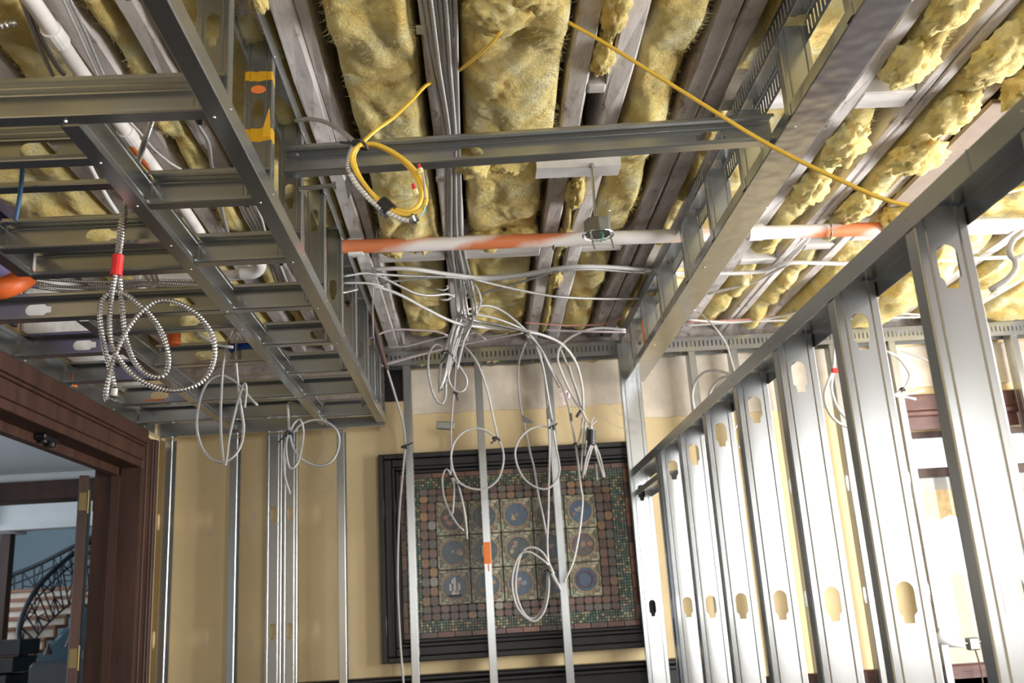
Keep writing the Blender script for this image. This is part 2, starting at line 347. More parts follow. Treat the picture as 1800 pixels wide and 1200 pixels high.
    def sheet(s, prof, p0, A, L, Wv, Dv, holes=(), strip=None, hr=0.019):
        """open cold-formed section: profile (w,d) swept L along A; `strip` = index of the profile segment that carries knockouts"""
        p0, A, Wv, Dv = map(Vector, (p0, A, Wv, Dv))
        P = lambda a, wd: p0+A*a+Wv*wd[0]+Dv*wd[1]
        for i in range(len(prof)-1):
            w0, w1 = prof[i], prof[i+1]
            if i != strip or not holes:
                s.add([P(0, w0), P(L, w0), P(L, w1), P(0, w1)], [(0, 1, 2, 3)]); continue
            a0 = 0.0; half = 0.075; mid = (w0[0]+w1[0])/2; hw = abs(w1[0]-w0[0])/2; sg = 1 if w1[0] > w0[0] else -1
            for c in sorted(holes):
                lo, hi = c-half, c+half
                if lo <= a0 or hi >= L: continue
                s.add([P(a0, w0), P(lo, w0), P(lo, w1), P(a0, w1)], [(0, 1, 2, 3)])
                # keyhole outline (x across, y along)
                R = min(hr, hw*.75); pts = []
                for k in range(9): t = math.pi*k/8; pts.append((R*math.cos(t), 0.018+R*math.sin(t)))
                pts += [(-R, -0.026), (-R*.62, -0.034), (-R*.55, -0.05), (R*.55, -0.05), (R*.62, -0.034), (R, -0.026)]
                def rim(x, y):
                    k = min(hw/abs(x) if abs(x) > 1e-9 else 9e9, half/abs(y) if abs(y) > 1e-9 else 9e9); return (x*k, y*k)
                ang = sorted([(math.atan2(y, x), (x, y), rim(x, y)) for x, y in pts])
                inner = [q for _, q, _ in ang]; outer = [q for _, _, q in ang]
                n = len(inner); o = len(s.v)
                for x, y in inner: s.v.append(P(c+y, (mid+x*sg, w0[1])))
                for x, y in outer: s.v.append(P(c+y, (mid+x*sg, w0[1])))
                corners = [(hw, half), (-hw, half), (-hw, -half), (hw, -half)]
                for k in range(n):
                    k2 = (k+1) % n; a1 = math.atan2(outer[k][1], outer[k][0]); a2 = math.atan2(outer[k2][1], outer[k2][0])
                    if a2 <= a1: a2 += 2*math.pi
                    cs = []
                    for cx, cy in corners:
                        ac = math.atan2(cy, cx)
                        while ac < a1-1e-9: ac += 2*math.pi
                        if a1+1e-6 < ac < a2-1e-6: cs.append((ac, cx, cy))
                    poly = [o+k, o+n+k]
                    for _, cx, cy in sorted(cs): s.v.append(P(c+cy, (mid+cx*sg, w0[1]))); poly.append(len(s.v)-1)
                    poly += [o+n+k2, o+k2]; s.f.append(tuple(poly)); s.m.append(s.k)
                a0 = hi
            s.add([P(a0, w0), P(L, w0), P(L, w1), P(a0, w1)], [(0, 1, 2, 3)])
    def build(s, name, mats, parent=None, smooth=False, thick=0.0, origin=None):
        me = bpy.data.meshes.new(name)
        V = np.array([tuple(p) for p in s.v]); V[:, 2] += OFF
        if origin is None: origin = Vector(((V[:, 0].min()+V[:, 0].max())/2, (V[:, 1].min()+V[:, 1].max())/2, V[:, 2].min()))
        else: origin = Vector((origin[0], origin[1], origin[2]+OFF))
        V -= np.array(tuple(origin))
        me.from_pydata(V.tolist(), [], s.f)
        if not isinstance(mats, (list, tuple)): mats = [mats]
        for mm in mats: me.materials.append(mm)
        if len(mats) > 1: me.polygons.foreach_set('material_index', s.m)
        if s.uv:
            lay = me.uv_layers.new(name='UVMap'); arr = [0.0]*(2*len(me.loops))
            for p in me.polygons:
                q = s.uv.get(p.index)
                if q:
                    for j, li in enumerate(p.loop_indices): arr[2*li] = q[j][0]; arr[2*li+1] = q[j][1]
            lay.data.foreach_set('uv', arr)
        if smooth: me.polygons.foreach_set('use_smooth', [True]*len(me.polygons))
        me.update()
        o = bpy.data.objects.new(name, me); COL.objects.link(o); place(o, origin, parent)
        if thick: sm = o.modifiers.new('gauge', 'SOLIDIFY'); sm.thickness = thick; sm.offset = 0
        return o
def place(o, origin, parent=None):
    ORIG[o.name] = Vector(origin)
    if parent is not None: o.parent = parent; o.location = Vector(origin)-ORIG[parent.name]
    else: o.location = origin
def thing(name, label, cat, loc, group=None):
    o = bpy.data.objects.new(name, None); o.empty_display_size = 0.1; COL.objects.link(o)
    place(o, Vector((loc[0], loc[1], loc[2]+OFF))); return tag(o, label, cat, group)
def tag(o, label=None, cat=None, group=None, kind=None):
    if label: o['label'] = label
    if cat: o['category'] = cat
    if group: o['group'] = group
    if kind: o['kind'] = kind
    return o
def dup(o, parent, delta):
    c = o.copy(); COL.objects.link(c); place(c, ORIG[o.name]+Vector(delta), parent); return c
def spline(pts, step=0.02):
    P = [Vector(p) for p in pts]
    if len(P) < 3: return P
    out = []
    P2 = [P[0]*2-P[1]]+P+[P[-1]*2-P[-2]]
    for i in range(1, len(P2)-2):
        a, b_, c, d = P2[i-1:i+3]; n = max(2, int((c-b_).length/step))
        for k in range(n):
            t = k/n
            out.append(0.5*((2*b_)+(c-a)*t+(2*a-5*b_+4*c-d)*t*t+(3*b_-a-3*c+d)*t**3))
    out.append(P[-1]); return out

X_, Y_, Z_ = Vector((1,0,0)), Vector((0,1,0)), Vector((0,0,1))
def c_prof(web, fl, lip, c=0.0025):
    r = web*0.16
    return [(lip, fl), (c, fl), (0, fl-c), (0, c), (c, 0), (r, 0), (r+.0025, .0022), (r+.005, 0), (web-r-.005, 0), (web-r-.0025, .0022), (web-r, 0), (web-c, 0), (web, c), (web, fl-c), (web-c, fl), (web-lip, fl)]
def cstud(name, p0, A, L, Wv, Dv, parent, web=0.092, fl=0.041, lip=0.011, holes=(), mt=None, hr=0.019, label=None):
    b = MB(); b.sheet(c_prof(web, fl, lip), p0, A, L, Wv, Dv, holes, 7, hr)
    o = b.build(name, mt or M['steel'], parent, thick=0.0012)
    if label: o['label'] = label
    return o
def utrack(name, p0, A, L, Wv, Dv, parent, web=0.095, leg=0.035, mt=None, slots=False):
    b = MB(); c = 0.002
    if not slots:
        b.sheet([(0, leg), (0, c), (c, 0), (web-c, 0), (web, c), (web, leg)], p0, A, L, Wv, Dv)
    else:                      # slotted deflection track: long vertical slots punched in both legs
        s0, s1 = (.014, leg-.012) if leg < .08 else (.026, .060)
        b.sheet([(0, s0), (0, c), (c, 0), (web-c, 0), (web, c), (web, s0)], p0, A, L, Wv, Dv)
        p0, A, Wv, Dv = map(Vector, (p0, A, Wv, Dv))
        for w_ in (0, web):
            P = lambda a, d: p0+A*a+Wv*w_+Dv*d
            b.add([P(0, s1), P(L, s1), P(L, leg), P(0, leg)], [(0, 1, 2, 3)])
            n = int(L/0.025)
            for i in range(n+1):
                a0 = i*0.025; a1 = min(L, a0+0.017)
                b.add([P(a0, s0), P(a1, s0), P(a1, s1), P(a0, s1)], [(0, 1, 2, 3)])
    return b.build(name, mt or M['steel'], parent, thick=0.0012)
def screws(name, pts, parent):
    b = MB()
    for p, nrm in pts:
        p = Vector(p); nrm = Vector(nrm); b.cyl(p-nrm*.001, p+nrm*.0025, 0.0042, 8, 0.0028)
    o = b.build(name, M['screw'], parent); o['kind'] = 'stuff'; return o
def struct(o): o['kind'] = 'structure'; return o
def sbox(name, x0, x1, y0, y1, z0, z1, mt, parent=None, bev=0.0):
    b = MB(); b.box(x0, x1, y0, y1, z0, z1, bev); o = b.build(name, mt, parent)
    return struct(o) if parent is None else o

# ================================================================== THE SETTING
XL, XR, YB, YF, ZF, ZC = -1.75, 3.95, 5.42, -3.2, -OFF, 1.80
b = MB(); b.box(-6.5, XR+.2, YF-.2, 11.2, ZF-.1, ZF); struct(b.build('floor', M['concrete']))
ceil = sbox('ceiling', XL-.2, XR+.2, YF-.2, YB+.2, ZC, ZC+.08, M['deck'])
# back wall with the window opening at its far end
WX0, WX1, WZ0, WZ1 = 2.53, 3.62, -0.50, 0.87
b = MB()
b.box(XL-.2, WX0, YB, YB+.2, ZF, ZC); b.box(WX1, XR+.2, YB, YB+.2, ZF, ZC)
b.box(WX0, WX1, YB, YB+.2, WZ1, ZC); b.box(WX0, WX1, YB, YB+.2, ZF, WZ0)
wall_back = struct(b.build('wall_back', M['beige']))
# left wall with the wide cased opening
OY0, OY1, OZ1 = 1.2, 4.99, 0.85
b = MB(); b.box(XL-.2, XL, YF, OY0, ZF, ZC); b.box(XL-.2, XL, OY1, YB, ZF, ZC); b.box(XL-.2, XL, OY0, OY1, OZ1, ZC)
wall_left = struct(b.build('wall_left', M['beige']))
# wall behind the viewer, two windows
b = MB()
_e = [XL-.2]+[q for w_ in FRONT_WINDOWS for q in w_]+[XR+.2]
for k in range(0, len(_e), 2): b.box(_e[k], _e[k+1], YF-.2, YF, ZF, ZC)
for (x0, x1) in FRONT_WINDOWS: b.box(x0, x1, YF-.2, YF, ZF, -.5); b.box(x0, x1, YF-.2, YF, 1.2, ZC)
struct(b.build('wall_front', M['beige']))
b = MB(); b.box(XR, XR+.2, YF, 1.3, ZF, ZC); b.box(XR, XR+.2, 4.5, YB, ZF, ZC); b.box(XR, XR+.2, 1.3, 4.5, ZF, -.5); b.box(XR, XR+.2, 1.3, 4.5, 1.2, ZC)
struct(b.build('wall_right', M['beige']))
def simple_window(name, x0, x1, z0, z1, axis, c, nm=2):
    t = .05; fr = MB()
    def bx(a0, a1, q0, q1, d):
        if axis == 'y': fr.box(a0, a1, c-d, c+d, q0, q1)
        else: fr.box(c-d, c+d, a0, a1, q0, q1)
    bx(x0, x0+t, z0, z1, .04); bx(x1-t, x1, z0, z1, .04); bx(x0+t, x1-t, z1-t, z1, .04); bx(x0+t, x1-t, z0, z0+t, .04)
    o = fr.build(name, M['brown']); struct(o)
    for k in range(1, nm):
        q = MB(); a = x0+(x1-x0)*k/nm
        if axis == 'y': q.box(a-.025, a+.025, c-.035, c+.035, z0+t, z1-t)
        else: q.box(c-.035, c+.035, a-.025, a+.025, z0+t, z1-t)
        q.build('mullion', M['brown'], o)
    q = MB()
    if axis == 'y': q.box(x0+t, x1-t, c-.003, c+.003, z0+t, z1-t)
    else: q.box(c-.003, c+.003, x0+t, x1-t, z0+t, z1-t)
    q.build('pane', M['glass'], o)
for k, (x0, x1) in enumerate(FRONT_WINDOWS): simple_window('window_%d' % (k+6), x0, x1, -.5, 1.2, 'y', YF-.06, 1)
simple_window('window_4', 1.3, 4.5, -.5, 1.2, 'x', XR+.03, 3)

# bare plaster band along the top of the back wall (the paint stops where the old ceiling was)
b = MB()
rr = random.Random(3)
def ragged(x0, x1, z0, z1, y=YB-.012, amp=.012, n=30):
    top = [(x0+(x1-x0)*i/n, z1+rr.uniform(-amp, amp*.6)) for i in range(n+1)]
    bot = [(x1-(x1-x0)*i/n, z0+rr.uniform(-amp*.5, amp*.5)) for i in range(n+1)]
    b.prism(bot+top, X_, Z_, (0, y, 0), Y_, .012)
ragged(-.365, .95, 1.12, 1.388); ragged(.95, 2.3, 1.03, 1.40); ragged(2.3, 3.9, 1.13, 1.38); 
b.build('plaster_band', M['plaster'], wall_back)['label'] = 'bare cream plaster above the painted wall'
b = MB(); b.box(-.5, -.372, YB-.02, YB-.002, 1.205, 1.40); b.build('hole_shade_slab', M['black'], wall_back)['label'] = 'black slab standing in for the shade of a broken hole in the plaster'  # solid black slab paints the shade inside the hole
for (px, py, rx, rz) in ((432, 930, .02, .032), (447, 908, .014, .025), (440, 1130, .018, .03), (368, 935, .014, .03), (360, 1130, .012, .02), (905, 900, .01, .012), (562, 880, .006, .006)):
    c = at(px, py, YB); bb = MB()
    bb.prism([(rx*math.cos(a)*(1+.15*math.sin(3*a)), rz*math.sin(a)) for a in [2*math.pi*k/14 for k in range(14)]], X_, Z_, (c.x, YB-.003, c.z), Y_, .003)
    bb.build('filler_patch', M['patch'], wall_back)
b = MB()
for k in range(5): b.box(XL+.01, -.502, YB-.014, YB-.002, 1.145+.066*k, 1.205+.066*k, .003)  # boards added to darken the bright wall seen through the bulkhead
b.build('wall_shade_boards', M['joist_dark'], wall_back)['label'] = 'greyed boards added to shade the wall above the bulkhead end'
# black panelling below, red-brown wainscot towards the window
b = MB(); b.box(XL+.03, 1.30, YB-.05, YB-.001, ZF, -.36); b.box(XL+.03, 1.32, YB-.085, YB-.001, -.36, -.335, .006); b.box(XL+.03, 1.33, YB-.11, YB-.001, -.335, -.305, .01)
for k in range(5): b.box(-1.6+k*.58, -1.6+k*.58+.46, YB-.06, YB-.05, -1.3, -.48, .004)
struct(b.build('trim_1', M['black']))
b = MB(); b.box(1.33, XR-.02, YB-.04, YB-.001, ZF, -.55); b.box(1.33, XR-.02, YB-.07, YB-.001, -.55, -.43, .01)
struct(b.build('trim_2', M['redwood']))

# window in the back wall
b = MB()
b.box(WX0-.1, WX0, YB-.03, YB, -.55, WZ1, .006); b.box(WX1, WX1+.1, YB-.03, YB, -.55, WZ1, .006)
b.box(WX0-.1, WX1+.1, YB-.03, YB, WZ1+.11, 1.08, .006); b.box(WX0-.1, WX1+.1, YB-.045, YB, WZ1+.075, WZ1+.11, .008); b.box(WX0-.1, WX1+.1, YB-.022, YB, WZ1, WZ1+.075)
win = struct(b.build('window_1', M['redwood']))
def wpart(n, x0, x1, y0, y1, z0, z1, mt): q = MB(); q.box(x0, x1, y0, y1, z0, z1, .004); return q.build(n, mt, win)
wpart('mullion', 2.835, 2.915, YB-.03, YB+.12, WZ0, WZ1, M['redwood'])
for (x0, x1) in ((WX0, 2.835), (2.915, WX1)):
    q = MB(); q.box(x0, x0+.035, YB+.06, YB+.1, WZ0, WZ1); q.box(x1-.035, x1, YB+.06, YB+.1, WZ0, WZ1); q.box(x0+.035, x1-.035, YB+.06, YB+.1, WZ1-.035, WZ1); q.box(x0+.035, x1-.035, YB+.06, YB+.1, WZ0, WZ0+.04)
    q.box(x0+.035, x1-.035, YB+.06, YB+.1, .60, .655)
    sh = q.build('sash', M['brown'], win)
    for (z0, z1) in ((WZ0+.04, .60), (.655, WZ1-.035)):
        q = MB(); q.box(x0+.035, x1-.035, YB+.078, YB+.082, z0, z1); q.build('pane', M['glass'], sh)
wpart('window_sill', WX0-.12, WX1+.12, YB-.07, YB+.1, WZ0-.05, WZ0, M['redwood'])
# street side
tag(sbox('far_building', 3.0, 9.5, 12.5, 13.5, ZF, .10, M['stucco']), 'pale sunlit building across the street outside the window', 'building')
bpy.data.objects['far_building']['kind'] = 'thing'
aw = thing('awning', 'ochre patterned awning hanging outside the far window', 'awning', (3.1, 6.3, .33))
b = MB(); 
pr = [(1.6+2.9*i/36, .40+(.03 if i % 2 else 0)) for i in range(37)]
b.prism(pr+[(4.5, .60), (1.6, .60)], X_, Z_, (0, 6.25, 0), Y_, .01); b.build('valance', M['awning'], aw)
b = MB(); b.bar((3.05, 6.24, .60), (3.05, 5.75, .66), 2.9, .01); b.build('awning_slope', M['white'], aw)

# ---- cased opening in the left wall
b = MB()
CX = XL+.022
def casing_y(y0, y1, z0, z1):
    pass
b.box(XL-.22, XL+.012, OY1-.012, OY1+.02, ZF, OZ1-.021); 
for (y0, y1, d) in ((5.01, 5.05, .012), (5.05, 5.11, .02), (5.11, 5.125, .03), (5.125, 5.165, .04)):
    b.box(XL, XL+d, y0, y1, ZF, 1.0, .003)
dr = struct(b.build('door_1', M['brown']))
b = MB()
for (z0, z1, d) in ((OZ1-.02, OZ1+.02, .012), (OZ1+.02, OZ1+.09, .02), (OZ1+.09, OZ1+.105, .03), (OZ1+.105, 1.026, .04)):
    b.box(XL, XL+d, OY0-.1, 5.0, z0, z1, .003)
b.box(XL-.22, XL, OY0, OY1, OZ1-.02, OZ1); b.box(XL-.13, XL-.09, OY0, OY1, OZ1-.06, OZ1-.02)
b.build('header_casing', M['brown'], dr)
b = MB(); b.box(XL-.13, XL-.09, OY1-.03, OY1, ZF, OZ1-.02); b.build('door_stop', M['brown'], dr)
b = MB(); b.box(XL-.09, XL-.04, 3.98, 4.12, OZ1-.045, OZ1-.02, .006); b.cyl((XL-.065, 4.02, OZ1-.055), (XL-.065, 4.02, OZ1-.02), .016); b.cyl((XL-.065, 4.09, OZ1-.06), (XL-.065, 4.09, OZ1-.02), .02)
b.build('door_catch', M['black'], dr)
# open door leaf, seen on edge
leafd = Vector((-.352, .936, 0)); leafn = Vector((.936, .352, 0)); hp = Vector((XL-.255, 4.93, 0))
b = MB(); b.obox(hp+leafd*.42+Vector((0, 0, (ZF+.80)/2)), leafd, leafn, Z_, .42, .024, (.80-ZF)/2-.005, .004)
leaf = struct(b.build('door_2', M['brown']))
for z in (.66, -.10, -1.3):
    b = MB(); b.obox(hp-leafd*.006+Vector((0, 0, z))+leafn*.0, leafn, leafd, Z_, .018, .004, .045)
    b.obox(Vector((XL-.20, OY1-.004, z)), X_, Y_, Z_, .026, .004, .045)
    b.cyl((XL-.236, OY1-.045, z-.058), (XL-.236, OY1-.045, z+.058), .008, 10)
    b.build('hinge', M['brass'], leaf)
b = MB(); b.bar(at(172, 800, 5.25), at(148, 806, 5.5), .02, .012); b.bar(at(148, 806, 5.5), at(176, 818, 5.4), .016, .012); b.build('door_closer_arm', M['black'], leaf)

# ---- vestibule and stair hall seen through the opening
b = MB(); b.box(-6.4, XL-.2, 1.0, 7.0, 1.16, 1.24); struct(b.build('ceiling_hall', M['white']))
b = MB(); b.box(-6.4, -2.57, 7.0, 7.15, 1.10, 2.6); b.box(-2.57, XL-.2, 7.0, 7.15, ZF, 2.6); struct(b.build('wall_hall', M['white']))
b = MB(); b.box(-6.4, -2.57, 6.96, 7.19, .965, 1.10, .004); b.box(-2.64, -2.55, 6.96, 7.19, ZF, .965, .004); struct(b.build('trim_3', M['brown']))
b = MB(); b.box(-6.5, -6.4, 1.0, 3.9, ZF, 2.6); b.box(-6.5, -6.4, 5.3, 6.8, ZF, 2.6); b.box(-6.5, -6.4, 3.9, 5.3, ZF, -.7); b.box(-6.5, -6.4, 3.9, 5.3, .8, 2.6); b.box(-6.5, -6.4, 9.0, 11.1, ZF, 3.2); b.box(-6.5, -6.4, 6.8, 9.0, ZF, 0); b.box(-6.5, -6.4, 6.8, 9.0, 1.8, 3.2); struct(b.build('wall_hall_side', M['white']))
b = MB(); b.box(-6.4, XL-.2, 1.0, 1.1, ZF, 1.24); struct(b.build('wall_hall_near', M['white']))
b = MB(); b.box(-6.4, -1.0, 11.0, 11.2, ZF, 3.2); b.box(-1.1, -.9, 5.65, 11.0, ZF, 3.2); struct(b.build('wall_stair', M['bluegrey']))
b = MB(); b.box(-6.4, -1.0, 7.15, 11.2, 3.1, 3.2); struct(b.build('ceiling_stair', M['white']))
z1 = at(90, 928, 8.4).z
b = MB(); b.box(-4.15, -1.1, 8.4, 9.0, z1+.05, 3.1); b.box(-4.18, -1.1, 8.37, 8.45, z1, z1+.05); b.box(-4.30, -4.15, 8.35, 9.0, z1+.02, 3.1); struct(b.build('trim_4', M['white']))
# hall window on the far left
c0, c1 = at(-30, 872, 8.9), at(18, 1000, 8.9)
b = MB(); b.box(c1.x-.09, c1.x, 8.85, 8.95, ZF, at(8, 877, 8.9).z); b.box(c0.x-.6, c1.x-.09, 8.85, 8.95, at(8, 890, 8.9).z, at(8, 877, 8.9).z)
wd = struct(b.build('window_5', M['brown']))
b = MB(); b.box(c0.x-.6, c1.x-.09, 8.897, 8.903, -.4, at(8, 890, 8.9).z); b.build('pane', M['glass'], wd)
# curved staircase: treads and risers climb away from the viewer
st = thing('staircase', 'curved staircase with cream risers seen through the doorway', 'staircase', (-3.2, 8.9, ZF))
steps = [(49, 1166), (63, 1144), (79, 1122), (98, 1100), (117, 1081), (138, 1063), (159, 1046), (182, 1029)]
prev = None
for k, (px, py) in enumerate(steps):
    Y = 8.55+.17*k; p = at(px, py, Y); q = at(px, py+17, Y)
    b = MB(); b.box(p.x-1.15, p.x, Y, Y+.03, q.z-.02, p.z-.02); b.build('riser', M['riser'], st)
    b = MB(); b.box(p.x-1.15, p.x+.012, Y-.03, Y+.30, p.z-.02, p.z+.012, .005); b.box(p.x-.012, p.x+.006, Y-.02, Y+.03, q.z-.02, p.z-.02); b.build('tread', M['tread'], st)
b = MB()
s0, s1 = at(52, 1175, 8.6), at(186, 1040, 9.75)
b.bar(s0+Vector((-.02, .02, -.16)), s1+Vector((-.02, .02, -.16)), .04, .30); b.build('stringer', M['bluegrey'], st)
# iron railings
def railing(label, hand, low, n, Yf, loc):
    t = thing('stair_railing', label, 'railing', loc)
    hp_ = spline([at(x, y, Y) for x, y, Y in hand], .04); lp = spline([at(x, y, Y) for x, y, Y in low], .04)
    q = MB(); q.tube(hp_, .022, 8); q.build('handrail', M['iron'], t, True)
    q = MB(); q.tube([p+Vector((0, 0, -.10)) for p in hp_], .009, 6); q.build('upper_rail', M['iron'], t, True)
    q = MB(); q.tube(lp, .009, 6); q.build('lower_rail', M['iron'], t, True)
    pts = []
    for i in range(n):
        f = (i+.5)/n; a = hp_[int(f*(len(hp_)-1))]; c = lp[int(f*(len(lp)-1))]
        q = MB(); q.tube([a, c], .008, 6); q.build('baluster', M['iron'], t); pts.append((a, c))
    q = MB()
    for i in range(0, n-2, 3):
        (a, c), (a2, c2) = pts[i], pts[i+2]
        m0, m1 = a.lerp(c, .30), a2.lerp(c2, .30); mm = pts[i+1][0].lerp(pts[i+1][1], .42); k0, k1 = a.lerp(c, .72), a2.lerp(c2, .72); kk = pts[i+1][0].lerp(pts[i+1][1], .58)
        for u, v in ((a, mm), (a2, mm), (m0, mm), (m1, mm), (k0, kk), (k1, kk), (c, kk), (c2, kk)): q.tube([u, v], .006, 5)
    q.build('lattice', M['iron'], t); return t
railing('iron stair railing running straight along the far blue wall', [(-20, 1026, 10.2), (60, 995, 10.2), (120, 965, 10.2), (185, 930, 10.2)], [(-20, 1118, 10.2), (60, 1082, 10.2), (120, 1048, 10.2), (185, 1010, 10.2)], 12, 10.2, (-4, 10.2, ZF))
railing('iron stair railing with curved handrail sweeping down to the hall floor', [(188, 940, 9.6), (150, 958, 9.4), (108, 990, 9.1), (68, 1030, 8.8), (42, 1075, 8.6), (32, 1115, 8.5), (38, 1150, 8.4)], [(188, 1012, 9.6), (150, 1040, 9.4), (112, 1070, 9.1), (80, 1100, 8.8), (58, 1130, 8.6), (46, 1155, 8.5), (42, 1165, 8.4)], 15, 9, (-3.4, 8.6, ZF))
t = thing('bench', 'dark grey hall bench with pointed finials below the stairs', 'bench', (-2.7, 7.9, ZF))
c = at(115, 1160, 7.9)
b = MB(); b.box(c.x-.2, c.x+.25, 7.7, 8.1, ZF, c.z, .03); b.build('body', M['iron'], t)
for px, py in ((84, 1150), (121, 1136)):
    p = at(px, py, 7.85); b = MB(); b.cyl(p, (p.x, p.y, p.z+.085), .035, 10, .004); b.build('finial', M['brown'], t)
t = thing('hall_console', 'black stepped console under the curved handrail', 'console', (-3.4, 8.0, ZF))
c = at(42, 1120, 8.0)
for k in range(4):
    b = MB(); b.box(c.x-1.0, c.x-.02*k, 7.95-.05*k, 8.3, c.z-.13*(k+1)-.9*(k == 3), c.z-.13*k-.012, .006); b.build('shelf_block', M['black'], t)

# ================================================================== CEILING TIMBERS
def joist(x0, x1, y0=-3.0, y1=5.372, z0=1.52, z1=ZC, mt='joist'):
    b = MB(); n = 26; P = []
    rj = random.Random(int(x0*1000))
    for i in range(n+1):
        y = y0+(y1-y0)*i/n; j = lambda: rj.uniform(-.004, .004)
        P.append([(x0+j(), y, z0+.006+j()), (x0+.006+j(), y, z0+j()), (x1-.006+j(), y, z0+j()), (x1+j(), y, z0+.006+j()), (x1, y, z1), (x0, y, z1)])
    vs = [p for r_ in P for p in r_]; fs = []
    for i in range(n):
        for k in range(6): k2 = (k+1) % 6; fs.append((i*6+k, i*6+k2, i*6+6+k2, i*6+6+k))
    fs.append(tuple(range(6))[::-1]); fs.append(tuple(n*6+k for k in range(6)))
    b.add(vs, [f[::-1] for f in fs]); return b.build('joist', M[mt], ceil)
J = [(-1.70, -1.63), (-1.32, -1.24), (-1.02, -.95), (-.845, -.79), (-.47, -.412), (-.411, -.374), (-.085, 0.0), (.335, .402), (.46, .525), (.715, .778), (.782, .848), (1.245, 1.302), (1.478, 1.514), (1.518, 1.558), (1.70, 1.752), (2.12, 2.19), (2.50, 2.57), (2.90, 2.97), (3.32, 3.39), (3.72, 3.79)]
for i, (x0, x1) in enumerate(J):
    if (x0, x1) == (-.411, -.374): joist(x0, x1, z0=1.535)
    else: joist(x0, x1, mt='joist_dark' if x0 in (.715, .782) else 'joist')
def block(x0, x1, y0, y1, z0=1.52, z1=1.66, mt='block'):
    b = MB(); b.box(x0, x1, y0, y1, z0, z1, .006); return b.build('blocking', M[mt], ceil)
block(-.374, -.085, 3.845, 3.95, 1.508); block(0, .335, 3.845, 3.95, 1.508); block(.402, .46, 2.55, 2.60); block(-.79, -.47, 3.82, 3.9); block(.525, .715, 3.92, 3.98, 1.53)
block(.848, 1.245, 2.66, 2.74); block(1.302, 1.478, 2.66, 2.76); block(.848, 1.245, 4.16, 4.22); block(1.302, 1.478, 4.16, 4.22); block(1.56, 1.70, 4.0, 4.06); block(1.752, 2.12, 3.9, 3.97); block(2.19, 2.5, 3.9, 3.97)
b = MB(); b.box(1.752, 2.118, 2.72, 3.55, 1.50, 1.518, .003); b.build('cover_board', M['board'], ceil)['label'] = 'flat brown board nailed under the joists'

b = MB(); b.box(XL, XR, 5.375, YB, 1.475, ZC-.002); struct(b.build('gap_shade_strip', M['joist_dark']))  # dark timber added so the gap above the wall track looks shaded
